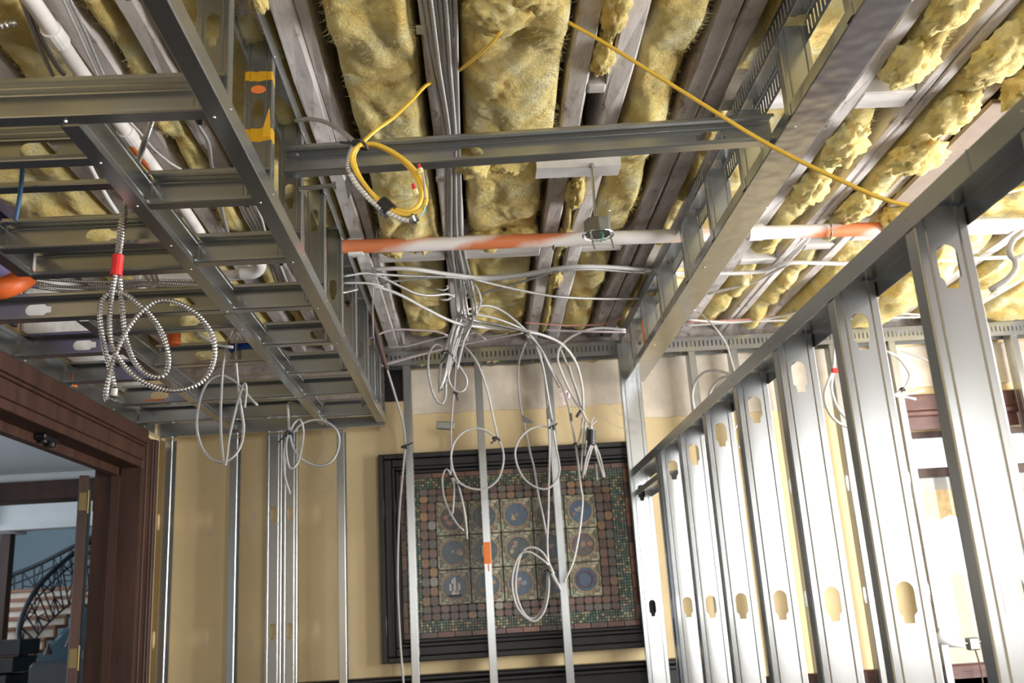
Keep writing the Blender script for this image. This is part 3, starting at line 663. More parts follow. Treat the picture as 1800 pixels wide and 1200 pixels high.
# ================================================================== INSULATION
def fbm(x, y, z): return noise.noise((x, y, z))
def batt(label, x0, x1, y0, y1, z0=1.565, seed=0, drop=0.0, bulge=.05, amp=.045, ends=(1, 1), step=.0095, tear=.03, grp=None, fuzz=14000):
    """one batt: a lumpy, creased blanket hanging between two joists"""
    nx = max(8, int((x1-x0)/step)); ny = max(8, int((y1-y0)/step)); s = seed*7.31
    V = []; F = []
    for j in range(ny+1):
        v = j/ny; y = y0+(y1-y0)*v
        for i in range(nx+1):
            u = i/nx; x = x0+(x1-x0)*u
            du = min(u, 1-u)*(x1-x0); e0 = v*(y1-y0) if ends[0] else 9; e1 = (1-v)*(y1-y0) if ends[1] else 9; de = min(e0, e1)
            pe = 1-math.exp(-du/.016); pd = 1-math.exp(-de/.05)
            wx = x*1.0+.06*fbm(x*5+s, y*4, 3.1); wy = y+.08*fbm(x*5, y*4+s, 7.7)
            wx += .05*fbm(x*9, y*7+s, 2.2); wy += .06*fbm(x*9+s, y*7, 6.1)
            h = bulge*pe*pd + amp*(fbm(wx*2.4+s, wy*2.0, s)+.25)*pe + .085*(abs(fbm(wx*3.3+s, wy*2.5, s*1.3))-.25)*pe + .038*(abs(fbm(wx*7+s, wy*4.8, s+4))-.22) + .011*abs(fbm(wx*16, wy*11+s, s)) + .005*abs(fbm(wx*36+s, wy*26, s)) + .003*fbm(x*75, y*60+s, s)
            h += drop*max(0.0, 1-e1/.35)*pe if ends[1] else 0
            ex = .006+.010*fbm(x*9, y*9+s, 1.7)
            xx = x+(.5-u)*2*.012*(1-pe)+.016*fbm(y*7+s, x*7, 9.2)*pe
            yy = y+tear*fbm(x*11+s, y*3, 5.5)*(1-pd)*2 + .012*fbm(x*8, y*8, s+2)
            V.append((xx, yy, z0+.028*(1-pe)*1.6+.05*(1-pd)-h))
    W = nx+1
    for j in range(ny):
        for i in range(nx): a = j*W+i; F.append((a, a+W, a+W+1, a+1))
    # loose fibres lying on and lifting off the surface, combed by a slow direction field
    rw = random.Random(seed*17+3); fib = []
    if fuzz:
        for _ in range(int(fuzz*(x1-x0)*(y1-y0))):
            j = rw.randrange(1, ny); i = rw.randrange(2, nx-1); p = Vector(V[j*(nx+1)+i])
            if p.y < 1.2: continue
            a = 6.3*fbm(p.x*3+s, p.y*3, 4.4)+rw.gauss(0, .9); L = rw.uniform(.010, .034); dr = Vector((math.cos(a), math.sin(a), 0)); sd = Vector((-dr.y, dr.x, 0))*rw.uniform(.0003, .0008)
            lf = rw.uniform(.0004, .0035); bend = sd.normalized()*rw.uniform(-.25, .25)*L
            q0 = p+Vector((0, 0, .002)); q1 = p+dr*(L*.5)+bend*.5+Vector((0, 0, -lf)); q2 = p+dr*L+bend*1.6+Vector((0, 0, -lf*rw.uniform(.2, 2.0)))
            fib.append((q0-sd, q0+sd, q1+sd, q1-sd, q2))
    # sides up into the bay
    rim = [i for i in range(W)]+[j*W+nx for j in range(1, ny+1)]+[ny*W+i for i in range(nx-1, -1, -1)]+[j*W for j in range(ny-1, 0, -1)]
    o = len(V)
    for k in rim: V.append((V[k][0], V[k][1], ZC-.004))
    n = len(rim)
    for k in range(n): k2 = (k+1) % n; F.append((rim[k], rim[k2], o+k2, o+k))
    F.append(tuple(o+k for k in range(n))[::-1])
    for q in fib:
        o = len(V); V += [tuple(p) for p in q]; F.append((o, o+1, o+2, o+3)); F.append((o+3, o+2, o+4))
    b = MB(); b.v = V; b.f = F; b.m = [0]*len(F)
    ob = b.build('insulation_batt', M['wool'], None, True); tag(ob, label, 'insulation', grp or 'yellow insulation batts between the joists'); return ob
g = .006
batt('plump yellow batt beside the conduit bundle, lit, with deep folds and torn end', -.374+g+.02, -.085-g, 0.35, 3.80, seed=1, drop=.035, bulge=.055)
batt('yellow batt behind the cable crossing, between timber block and back wall', -.374+g+.02, -.085-g, 3.95, 5.34, seed=2, z0=1.60, bulge=.045)
batt('brightest yellow batt, fluffy, ending in a ragged hanging lip above the steel crossbar', g, .335-g, 0.35, 2.98, seed=3, drop=.075, bulge=.065, z0=1.56)
batt('short yellow batt of rounded lobes just before the orange pipe', g, .335-g, 3.02, 3.82, seed=4, drop=.03, bulge=.06, z0=1.60)
batt('shadowed yellow batt above the crossing grey cables at the back', g, .335-g, 3.95, 5.34, seed=5, z0=1.60)
batt('thin yellow strip squeezed between paired joists, above the white bracket', .402+.001, .46-.001, 0.35, 2.54, seed=6, z0=1.54, bulge=.03, amp=.03)
batt('thin yellow strip squeezed between paired joists, beyond the white bracket', .402+.001, .46-.001, 3.02, 5.3, seed=7, z0=1.545, bulge=.03, amp=.035)
batt('long split yellow batt with a brown torn hollow beside the dark double joist', .525+g, .715-g, 0.35, 3.88, seed=8, bulge=.05, amp=.06, z0=1.585)
batt('dim yellow batt between joists at the back, beside the dark double joist', .525+g, .715-g, 4.02, 5.34, seed=9, z0=1.60)
batt('orange yellow batt behind the slotted track and its studs', .848+g, 1.245-g, 0.35, 2.64, seed=10, z0=1.58, bulge=.03, amp=.03)
batt('bulging yellow batt between the rippled beam and the broad whitewashed joist', 1.302+g, 1.43, 0.35, 2.64, seed=11, z0=1.55, bulge=.05, amp=.05)
batt('yellow batt above the soffit studs past the first cross block', .848+g, 1.245-g, 2.78, 4.12, seed=12, z0=1.58, bulge=.04, amp=.05)
batt('torn bright yellow batt beside the rippled beam, past the first cross block', 1.302+g, 1.44, 2.80, 4.12, seed=29, z0=1.55, bulge=.05, amp=.05)
batt('bright yellow batt above the soffit near the back wall', .848+g, 1.245-g, 4.24, 5.34, seed=13, z0=1.58)
batt('bright yellow batt above the red and lilac cables near the back wall', 1.302+g, 1.45, 4.24, 5.34, seed=28, z0=1.57)
batt('bright batt lying at the near edge of the brown board', 1.752+g, 2.12-g, 0.8, 2.66, seed=30, z0=1.55, bulge=.05, amp=.06)
batt('narrow sunlit yellow batt squeezed out between two whitewashed joists', 1.558+g, 1.70-g, 0.35, 3.96, seed=14, z0=1.535, bulge=.04, amp=.05)
batt('narrow yellow batt tucked between joists beyond the pipe', 1.558+g, 1.70-g, 4.08, 5.34, seed=15, z0=1.56)
batt('bright overhanging yellow batt lying on the brown board', 1.752+g, 2.12-g, 3.58, 3.89, seed=16, z0=1.56)
batt('bright yellow batt behind the metal partition top near the pipe', 1.752+g, 2.12-g, 4.0, 5.34, seed=17, z0=1.56)
batt('yellow batt over the far side of the metal partition, by the pipe', 2.19+g, 2.5-g, 2.4, 3.88, seed=18, z0=1.56, step=.016)
batt('yellow batt sagging above the window wall track', 2.19+g, 2.5-g, 4.0, 5.34, seed=19, z0=1.54, step=.016)
batt('long yellow batt nearest above the brown window head', 2.57+g, 2.9-g, 2.4, 5.34, seed=20, z0=1.55, step=.016)
batt('last yellow batt in the corner above the window', 2.97+g, 3.32-g, 2.8, 5.34, seed=21, z0=1.56, step=.018)
batt('dim brown yellow batt in shade behind the framed bulkhead, beside the white-painted joist', -.79+g, -.47-g, 0.35, 3.78, seed=22, z0=1.565, bulge=.05)
batt('dim yellow batt in shade at the back of the framed bulkhead', -.79+g, -.47-g, 3.94, 5.34, seed=23, z0=1.58)
batt('deep brown yellow batt beside the white drain pipe', -1.24+g, -1.02-g, 0.35, 5.34, seed=24, z0=1.565)
batt('dim yellow batt hung over the shaded corner of the bulkhead', -1.63+g, -1.32-g, 0.35, 5.34, seed=25, z0=1.55)
batt('small slip of yellow wool between the two shaded joists', -.95+g, -.845-g, 0.35, 5.34, seed=26, z0=1.55, bulge=.03)
def clump(parent, c, r, seed, sub=4):
    b = bmesh.new(); bmesh.ops.create_icosphere(b, subdivisions=sub, radius=1.0); m_ = MB(); s = seed*3.7
    for v in b.verts:
        p = v.co.copy(); k = 1+.45*(abs(fbm(p.x*1.6+s, p.y*1.6, p.z*1.6))-.2)+.30*(abs(fbm(p.x*3.5, p.y*3.5+s, p.z*3.5))-.2)+.18*fbm(p.x*8, p.y*8, p.z*8+s)
        m_.v.append(Vector((c[0]+p.x*k*r[0], c[1]+p.y*k*r[1], c[2]+p.z*k*r[2])))
    m_.f = [tuple(v.index for v in f.verts) for f in b.faces]; m_.m = [0]*len(m_.f); b.free()
    return m_.build('torn_wool', M['wool'], parent, True)
BT = {o.get('label', ''): o for o in bpy.data.objects if o.name.startswith('insulation_batt')}
def bt(word): return next(o for l_, o in BT.items() if word in l_)
for k, (word, c, r) in enumerate((
    ('beyond the white bracket', (.432, 3.30, 1.515), (.035, .12, .05)), ('beyond the white bracket', (.430, 3.12, 1.53), (.03, .07, .04)), ('beyond the white bracket', (.432, 3.75, 1.52), (.03, .08, .04)), ('beyond the white bracket', (.432, 4.3, 1.53), (.03, .12, .035)),
    ('above the white bracket', (.432, 2.15, 1.52), (.035, .12, .05)), ('above the white bracket', (.428, 2.4, 1.53), (.03, .09, .04)), ('above the white bracket', (.435, 1.8, 1.525), (.032, .12, .04)),
    ('brightest yellow', (.12, 2.10, 1.49), (.09, .10, .05)), ('brightest yellow', (.22, 2.02, 1.49), (.09, .08, .05)), ('brightest yellow', (.05, 2.97, 1.50), (.07, .08, .055)), ('brightest yellow', (.17, 3.0, 1.51), (.07, .06, .05)),
    ('dim brown yellow', (-.482, 2.03, 1.505), (.022, .07, .035)), ('plump yellow', (-.30, 3.74, 1.52), (.06, .07, .06)), ('plump yellow', (-.17, 3.72, 1.52), (.06, .06, .055)), ('short yellow', (.10, 3.76, 1.53), (.08, .06, .05)), ('short yellow', (.24, 3.74, 1.53), (.07, .06, .05)),
    ('bulging yellow', (1.36, 2.45, 1.50), (.065, .12, .05)), ('bulging yellow', (1.35, 2.15, 1.50), (.06, .13, .05)), ('torn bright', (1.36, 2.98, 1.51), (.065, .13, .055)), ('torn bright', (1.36, 3.35, 1.51), (.06, .12, .05)), ('near edge of the brown', (1.84, 2.62, 1.49), (.10, .10, .06)), ('near edge of the brown', (1.98, 2.5, 1.50), (.11, .12, .06)),
    ('sunlit', (1.62, 2.4, 1.49), (.08, .15, .05)), ('sunlit', (1.63, 2.75, 1.49), (.07, .12, .05)), ('sunlit', (1.65, 3.05, 1.48), (.09, .10, .05)), ('sunlit', (1.62, 3.5, 1.50), (.07, .14, .045)), ('overhanging', (1.86, 3.62, 1.49), (.10, .09, .06)), ('overhanging', (1.98, 3.72, 1.50), (.10, .10, .06)))):
    clump(bt(word), c, r, k+1, 4)
# slivers of wool along the top of the bare plaster
b = MB()
for i in range(26):
    x = -.33+1.2*i/26+random.uniform(-.01, .01); b.obox((x, YB-.03+random.uniform(-.01, .01), 1.408+random.uniform(-.008, .010)), (1, .2, .1), Y_, Z_, random.uniform(.02, .05), .015, random.uniform(.006, .018), .005)
tag(b.build('insulation_scraps', M['wool']), 'yellow insulation scraps poking out above the bare plaster', 'insulation', kind='stuff')

# ================================================================== STEEL FRAMING
ZB = 1.04
# ---- framed bulkhead (ladder of studs) under the ceiling beside the doorway
bk = thing('bulkhead_frame', 'galvanised steel ladder frame of the dropped bulkhead beside the dark door casing', 'frame', (-1.1, 3.3, ZB))
utrack('bottom_track', (-.486, .9, ZB), Y_, 4.32, -X_, Z_, bk, web=.045, leg=.048)
utrack('top_track', (-.486, .9, 1.518), Y_, 4.3, -X_, -Z_, bk, web=.072, leg=.055)
sy = [1.385, 1.818, 2.249, 2.681, 3.122, 3.554, 3.991, 4.442, 4.74, 5.02]
for i, y in enumerate(sy):
    o = cstud('vertical_stud', (-.560, y, ZB+.004), Z_, 1.512-ZB-.004, X_, Y_, bk, web=.072, fl=.036, lip=.009, holes=(.262,) if i == 2 else ((.33,) if i % 2 == 0 else (.22,)), mt=M['steel_yellow'] if i == 2 else None, hr=.017)
    if i == 2:
        o['label'] = 'stud sprayed with yellow marking paint'
        q = MB(); q.prism([(-.024+.020*math.cos(a), .321+ZB+.004+.012*math.sin(a)) for a in [2*math.pi*k/14 for k in range(14)]], X_, Z_, (-.500, y-.0016, 0), Y_, .0008); q.build('paint_mark', M['paint_orange'], bk)['label'] = 'orange spray paint blot on the yellow-painted stud'
        q = MB(); q.prism([(-.006, 1.31), (-.002, 1.225), (-.024, 1.225), (-.02, 1.26)], X_, Z_, (-.488, y-.0016, 0), Y_, .0008); q.build('paint_mark', M['paint_yellow'], bk)['label'] = 'slanting yellow spray paint stroke'
def cross(name, x0, x1, y, holes=(), z=ZB+.003, web=.092, fl=.041, label=None):
    o = cstud(name, (x1, y+fl, z), -X_, x1-x0, Z_, -Y_, bk, web=web, fl=fl, holes=[x1-h for h in holes], hr=.021); return o
cross('cross_stud', -2.3+.58, -.488, 1.79)
cross('cross_stud', -1.74, -.80, 1.98, (-.98,))
cross('cross_stud', -.797, -.488, 2.235)
cross('cross_stud', -1.285, -.80, 2.49, (-1.03,))
cross('cross_stud', -.797, -.488, 2.655, (-.735,))
cross('cross_stud', -1.30, -.80, 2.70)
cross('cross_stud', -1.74, -.488, 3.11, (-1.48, -.99))
cross('cross_stud', -1.285, -.845, 3.31, (-1.02,))
cross('cross_stud', -1.74, -1.345, 3.555, (-1.50,))
cross('cross_stud', -.797, -.488, 3.56, (-.585,))
cross('cross_stud', -1.285, -.845, 3.79, (-1.1,))
cross('cross_stud', -1.74, -1.30, 3.985)
cross('cross_stud', -.797, -.488, 4.02, (-.74,))
cross('cross_stud', -1.66, -.488, 4.45, (-1.5, -.56))
cross('cross_stud', -.797, -.488, 4.97)
cross('cross_stud', -1.74, -.845, 4.89)
o = utrack('cold_rolled_channel', (-1.74, 2.245, ZB+.05), X_, .90, -Y_, Z_, bk, web=.038, leg=.013); o['label'] = 'thin steel channel running to the drywall'
def rail(x, y0, y1):         # runner: web upright on the side of the room, flange seen from below
    cstud('runner', (x, y0, ZB), Y_, y1-y0, Z_, -X_, bk, web=.092, fl=.043)
rail(-.80, 1.83, 3.11); rail(-.80, 3.152, 4.45); rail(-.80, 4.49, 5.2)
rail(-1.29, 2.02, 2.70); rail(-1.30, 3.152, 4.45); rail(-1.30, 4.49, 4.88); rail(-1.30, 4.93, 5.2)
utrack('wall_track', (-1.748, 1.0, ZB-.012), Y_, 4.2, Z_, X_, bk, web=.095, leg=.034)
utrack('end_track', (-1.748, 5.245, ZB-.012), X_, 1.262, Z_, -Y_, bk, web=.098, leg=.04)
sp = []
for y in (1.815, 2.25, 2.68, 3.13, 3.575, 4.04, 4.47, 4.99): sp.append(((-.515, y, ZB), -Z_))
for y in (1.81, 2.0, 2.24, 2.51, 2.70, 3.12, 3.33, 3.79, 4.04, 4.47, 4.9): sp.append(((-.822, y, ZB), -Z_))
for y in sy: sp.append(((-.486, y+.02, ZB+.03), X_)); sp.append(((-.486, y+.02, 1.475), X_))
for y in (3.56, 3.99, 4.47, 4.9): sp.append(((-1.70, y, ZB-.012), -Z_))
screws('screw_heads', sp, bk)
b = MB(); p = at(430, 607, 3.83); b.obox(p+Vector((.0, 0, -.004)), X_, Y_, Z_, .045, .012, .012, .004); b.obox(p+Vector((-.045, .0, -.012)), (.8, 0, .6), Y_, (-.6, 0, .8), .02, .012, .008, .003)
b.build('tape', M['blue_tape'], bk)['label'] = 'scrap of blue masking tape'
b = MB(); b.box(-1.56, -1.47, 4.488, 4.492, ZB+.01, ZB+.032, .001); b.build('paint_mark', M['paint_orange'], bk)['label'] = 'orange spray paint mark'
b = MB(); b.box(-1.713, -1.710, 4.02, 4.07, ZB, ZB+.06, .001); b.build('paint_mark', M['paint_orange'], bk)['label'] = 'orange spray paint mark'
b = MB(); b.box(-.545, -.50, 4.742, 4.744, 1.36, 1.41); b.build('paint_mark', M['paint_yellow'], bk)['label'] = 'yellow spray paint mark'
# purple drywall and white board over the door header, seen through the ladder
tag(sbox('purple_drywall', -1.745, -1.733, 2.6, 3.55, 1.16, 1.74, plain('purple_drywall_face', (0.21, 0.18, 0.36), .8)), 'purple drywall sheet on the wall above the door header', 'drywall')
tag(sbox('white_drywall', -1.745, -1.735, 3.6, 5.0, 1.16, 1.72, plain('white_drywall_face', (0.70, 0.68, 0.66), .85)), 'off-white drywall sheet beside the purple one above the header', 'drywall')
for n_ in ('purple_drywall', 'white_drywall'): bpy.data.objects[n_]['kind'] = 'thing'

# ---- single joist crossing from bulkhead to the far soffit
cj = thing('crossbar', 'galvanised steel crossbar spanning under the lit insulation from bulkhead to slotted soffit', 'steel joist', (.2, 2.42, 1.20))
ca, cb = Vector((-.486, 2.44, 1.196)), Vector((.905, 2.44, 1.237)); A = (cb-ca).normalized(); up = A.cross(-Y_).normalized()
if up.z < 0: up = -up
cstud('stud', ca, A, (cb-ca).length, up, -Y_, cj, web=.083, holes=(.52, 1.22), hr=.019)
screws('screw_heads', [((-.45, 2.402, 1.25), -Y_), ((.87, 2.402, 1.27), -Y_)], cj)

# ---- soffit frame: slotted track at the joists, studs, rippled steel beam below
sf = thing('soffit_frame', 'galvanised soffit frame with broad rippled bottom track hung from a slotted track', 'frame', (.97, 3.2, 1.22))
utrack('bottom_track', (.892, .9, 1.222), Y_, 4.4, X_, Z_, sf, web=.110, leg=.038, mt=M['steel_ripple'])['label'] = 'broad bottom track rippled by denting'
utrack('slotted_track', (.878, .9, 1.517), Y_, 4.4, X_, -Z_, sf, web=.09, leg=.07, slots=True)
for i, y in enumerate((1.80, 2.242, 2.694, 3.114, 3.557, 4.10, 4.56, 4.94)):
    o = cstud('vertical_stud', (.888, y, 1.226), Z_, .272, X_, Y_, sf, web=.086, fl=.036, holes=(.17,) if i == 7 else ())
b = MB(); b.box(.885, .887, 4.56, 4.60, 1.25, 1.37, .0005); b.build('paint_mark', M['paint_orange'], sf)['label'] = 'orange spray paint on a stud'
screws('screw_heads', [((.92+.08*(i % 2), 1.2+.55*i, 1.222), -Z_) for i in range(8)]+[((.892, 1.4+.5*i, 1.245), -X_) for i in range(7)], sf)

# ---- metal partition: top track and upright studs
pt = thing('partition_frame', 'metal stud partition frame with bright upright studs under one long top track', 'partition', (.93, 3.2, ZF))
PX = .866
utrack('top_track', (PX, .85, .709), Y_, 4.43, X_, -Z_, pt, web=.112, leg=.046)
b = MB(); b.box(PX-.0025, PX+.001, 1.44, 1.442, .665, .709); b.build('track_splice', M['steel'], pt)
for y in (1.255, 1.67, 2.105, 2.552, 3.001, 3.458, 3.923, 4.37):
    cstud('stud', (PX+.003, y, ZF), Z_, .703-ZF, X_, Y_, pt, web=.106, fl=.042, holes=(ZF*-1-.645-.02, -ZF-.03, -ZF+.585), hr=.021)
# end studs reaching up to the soffit
cstud('end_stud', (.856, 5.24, ZF), Z_, 1.44-ZF, X_, Y_, pt, web=.116, fl=.042, holes=(-ZF-.03, -ZF+.585), hr=.019)
cstud('end_stud', (PX+.001, 4.40, ZF), Z_, .70-ZF, Y_, X_, pt, web=.10, fl=.04, holes=(-ZF-.03,))
utrack('short_track', (PX+.004, 4.42, .585), Y_, .83, X_, -Z_, pt, web=.10, leg=.03)
sp = [((PX, y+.02, .688), -X_) for y in (1.255, 1.67, 2.105, 2.552, 3.001, 3.458, 3.923, 4.37)]
screws('screw_heads', sp+[((PX+.06, 4.6, .625), -Y_), ((PX+.06, 4.9, .6), -Y_)], pt)
screws('track_screws', [((PX+.05, 4.55+.3*i, .584), -Z_) for i in range(3)], pt)

# ---- studs standing against the back wall
bw = thing('wall_frame', 'row of steel studs standing against the beige back wall under a slotted track', 'frame', (.3, 5.3, ZF))
SY = 5.27
utrack('slotted_track', (-.47, SY, 1.468), X_, 1.36, Y_, -Z_, bw, web=.095, leg=.086, slots=True)
def edge_stud(x, top, w=.041, y=SY+.006):
    return cstud('stud', (x, y+.082, ZF), Z_, top-ZF, -Y_, X_, bw, web=.082, fl=w, holes=(-ZF-.03, -ZF+.585, -ZF+1.2) if top > 1.2 else (-ZF-.03, -ZF+.585))
for x in (-.385, .025, .429): edge_stud(x, 1.44)
b = MB(); z0_, z1_ = at(862, 990, SY).z, at(862, 952, SY).z; b.box(.025, .064, SY+.003, SY+.0052, z0_, z1_, .001); b.build('paint_mark', M['paint_orange'], bw)['label'] = 'orange spray paint band on the middle stud'
b = MB(); b.box(.044, .052, SY+.003, SY+.0052, z0_-.04, z0_); b.build('paint_drip', M['paint_orange'], bw)
for x in (-1.715, -1.355): edge_stud(x, 1.03)
edge_stud(-.765, 1.03)
cstud('stud', (-1.155, SY+.01, ZF), Z_, 1.03-ZF, X_, Y_, bw, web=.085, fl=.041, holes=(-ZF-.03, -ZF+.585), label='broad stud facing the room')
cstud('stud', (-1.065, SY+.02, ZF), Z_, 1.03-ZF, X_, Y_, bw, web=.078, fl=.041, holes=(-ZF-.03, -ZF+.585), label='broad stud facing the room')
# on the window side of the partition
ww = thing('window_wall_frame', 'steel studs against the back wall between partition and brown window', 'frame', (2.0, 5.3, ZF))
utrack('slotted_track', (1.02, SY, 1.468), X_, 2.85, Y_, -Z_, ww, web=.095, leg=.086, slots=True)
for x in (1.272, 1.52, 1.775, 2.105, 2.46, 2.80, 3.2):
    cstud('stud', (x, SY+.088, ZF), Z_, 1.44-ZF, -Y_, X_, ww, web=.082, fl=.041, holes=(-ZF-.03, -ZF+.585))

# ================================================================== PIPES, BRACKET, BOX
def tubething(name, label, cat, pts, r, mt, group=None, n=10, step=.03, smooth=True):
    b = MB(); b.tube(spline(pts, step), r, n); o = b.build(name, mt, None, smooth); return tag(o, label, cat, group)
t = thing('sprinkler_pipe', 'white sprinkler pipe with orange overspray crossing below the joists', 'pipe', (.8, 3.75, 1.45))
b = MB(); pp = [(-.60, 3.60, 1.455), (.30, 3.63, 1.455), (.9, 3.65, 1.457), (1.9, 3.69, 1.462), (3.6, 3.76, 1.467)]
q = spline(pp, .06); b.tube(q, .029, 20); b.build('pipe', M['pipe_orange'], t, True)
for x in (-.44, 1.22, 2.6):
    b = MB(); b.cyl((x-.03, 3.625+.02*x, 1.457), (x+.03, 3.626+.02*x, 1.457), .036, 20); b.build('coupling', M['white_pvc'], t)
for x in (.37, 1.54):
    b = MB(); b.tube([(x, 3.64+.02*x+.036*math.sin(a), 1.457-.036*math.cos(a)) for a in [math.pi*(k-8)/12 for k in range(17)]], .004, 6); b.cyl((x, 3.64, 1.495), (x, 3.64, 1.524), .006, 8); b.build('pipe_hanger', M['steel'], t)
# drain pipe over the bulkhead
t = thing('drain_pipe', 'white drain pipe with orange smears running above the bulkhead frame', 'pipe', (-1.0, 2.6, 1.44))
zp = 1.46
pts = [atz(-10, -80, zp), atz(55, 0, zp), atz(142, 127, zp), atz(205, 210, zp), atz(272, 297, zp), atz(325, 370, zp), atz(352, 410, zp)]
b = MB(); b.tube(spline(pts, .05), .021, 16); b.build('pipe', M['pipe_left'], t, True)
for (fa, fb, sd) in ((.30, .36, .5), (.52, .66, .3), (.70, .80, .4)):
    q = spline(pts, .02); q = q[int(len(q)*fa):int(len(q)*fb)]; b = MB(); b.tube([p+Vector((-.0035, 0, -.0025)) for p in q], lambda f: .0185+.0012*math.sin(3.14*f), 16); b.build('paint_smear', M['paint_orange'], t, True)['label'] = 'orange overspray'
for px, py in ((97, 62), (225, 236)):
    p = atz(px, py, zp); b = MB(); d = (pts[3]-pts[1]).normalized(); b.cyl(p-d*.03, p+d*.03, .026, 16); b.build('coupling', M['white_pvc'], t)
t = thing('white_branch_pipe', 'white branch pipe with elbows lying across the bulkhead in shade', 'pipe', (-.9, 3.2, 1.35))
zq = 1.36
b = MB(); b.tube(spline([atz(258, 490, zq), atz(330, 487, zq), atz(400, 484, zq), atz(440, 481, zq)], .05), .022, 14); b.build('pipe', M['white_pvc'], t, True)
p = atz(446, 478, zq); b = MB(); b.tube(spline([p+Vector((-.06, 0, 0)), p, p+Vector((.03, -.03, .02)), p+Vector((.02, -.10, .05))], .01), .027, 14); b.build('elbow', M['white_pvc'], t, True)
p = atz(248, 492, zq); b = MB(); b.cyl(p+Vector((0, 0, .03)), p+Vector((0, 0, -.06)), .030, 14); b.build('tee', M['white_pvc'], t)
t = thing('orange_elbow', 'orange painted pipe elbow at the edge above the purple drywall', 'pipe fitting', (-1.5, 2.75, 1.1))
b = MB(); b.tube(spline([at(-30, 508, 2.78), at(5, 506, 2.78), at(28, 497, 2.80), at(46, 487, 2.86)], .01), .034, 16); b.build('elbow', M['orange'], t, True)
b = MB(); p = at(52, 487, 2.88); b.cyl(p, p+Vector((.03, .02, .012)), .012, 10); b.build('nipple', M['white_pvc'], t)
p = at(305, 606, 3.62)
b = MB(); b.cyl(p, p+Vector((0, 0, .05)), .026, 14); b.cyl(p+Vector((0, 0, .05)), p+Vector((0, 0, .07)), .018, 14); tag(b.build('plug', M['orange']), 'small orange pipe plug behind the looped armoured cable', 'plug')
# bracket, threaded rod, round ceiling box
t = thing('hanger_bracket', 'white steel bracket bolted across paired joists with a thin hanging rod', 'bracket', (.41, 2.95, 1.45))
b = MB(); b.box(.262, .554, 2.95, 2.954, 1.447, 1.519); b.box(.262, .554, 2.954, 3.03, 1.447, 1.451); b.build('bracket', plain('white_primed_steel', (.70, .68, .67), .5), t)
p0 = at(1040, 292, 2.945); p1 = at(1047, 388, 2.945)
b = MB(); b.cyl(p0, p1, .005, 10); b.build('rod', M['steel'], t)
b = MB(); b.cyl(p0-Z_*.004, p0+Z_*.008, .011, 6); b.build('nut', M['screw'], t)
t = thing('ceiling_box', 'grey round electrical box hanging on the rod below the white bracket', 'electrical box', (p1.x, 2.96, p1.z-.07))
bx_ = p1+Vector((.006, .012, -.02))
b = MB(); b.cyl(bx_+Z_*-.024, bx_+Z_*.024, .046, 8); b.build('box', M['dark_steel'], t)
b = MB(); b.tube([bx_+Vector((.052*math.cos(a), .052*math.sin(a), -.027)) for a in [2*math.pi*k/20 for k in range(21)]], .003, 6, cap=False); b.build('rim', M['steel'], t)
for dx in (-.03, .034):
    b = MB(); b.tube([bx_+Vector((dx, -.03, -.02)), bx_+Vector((dx+.003, -.035, -.055)), bx_+Vector((dx+.009, -.035, -.09))], .003, 6); b.build('leg', M['steel'], t)
b = MB(); b.tube([bx_+Vector((.038, -.02, .02)), bx_+Vector((.038, -.02, .05)), bx_+Vector((.046, -.02, .05))], .003, 6); b.build('clip', M['steel'], t)
b = MB(); b.tube(spline([bx_+Vector((.0, -.02, -.02)), bx_+Vector((.012, -.03, -.04)), bx_+Vector((.002, -.035, -.065))], .006), .003, 6); b.build('wire', M['green_wire'], t)['label'] = 'green earth wire'
# small hardware
p = at(783, 748, 5.13)
b = MB(); b.obox(p, (.97, 0, -.1), Y_, (.1, 0, .97), .05, .012, .022, .004); tag(b.build('device_plate', M['steel']), 'small steel device plate fixed on the thin lilac cable', 'plate')
p = at(555, 330, 2.62); b = MB(); b.cyl(p+Vector((-.05, 0, 0)), p+Vector((.05, .0, .004)), .007, 10); b.cyl(p+Vector((.05, 0, .004)), p+Vector((.062, 0, .005)), .012, 10); tag(b.build('bolt', M['screw']), 'loose bolt poking out beyond the bulkhead studs', 'bolt')
b = MB(); b.tube(spline([at(600, 532, 4.55), at(640, 531, 4.55), at(648, 537, 4.55), at(657, 570, 4.62), at(668, 610, 4.72), at(680, 648, 4.85)], .02), .013, 10)
ir = tag(b.build('rusty_pipe', M['rust'], None, True), 'thin rusty iron pipe bent down beside the bulkhead end', 'pipe')

# ================================================================== CABLES
def crop(pts, ox, oy, s, Y, dY=0.0):
    """points read from an enlarged view -> metres, at distance Y (dY: drift along the run)"""
    n = max(1, len(pts)-1); return [at(ox+x/s, oy+y/s, Y+dY*i/n) for i, (x, y) in enumerate(pts)]
def ceil_run(pts, z=1.495):
    return [atz(x, y, z) for x, y in pts]
def cable(label, runs, r=.006, mt='armour_fine', ties=(), name='cable', group=None, extra=None, n=8, corr=0.0, step=.015, flat=1.0):
    """one cable or coil: a single run is one mesh; with ties or several runs an empty carries them"""
    runs = [spline(q, step) for q in runs]
    if len(runs) == 1 and not ties and not extra:
        b = MB(); b.tube(runs[0], r, n, corr=corr, flat=flat); return tag(b.build(name, M[mt], None, True), label, 'cable', group)
    t = thing(name, label, 'cable', tuple(min(runs[0], key=lambda p: p.z)), group)
    for q in runs: b = MB(); b.tube(q, r, n, corr=corr, flat=flat); b.build('run', M[mt], t, True)
    for tie in ties: zip_tie(t, *tie)
    if extra: extra(t)
    return t
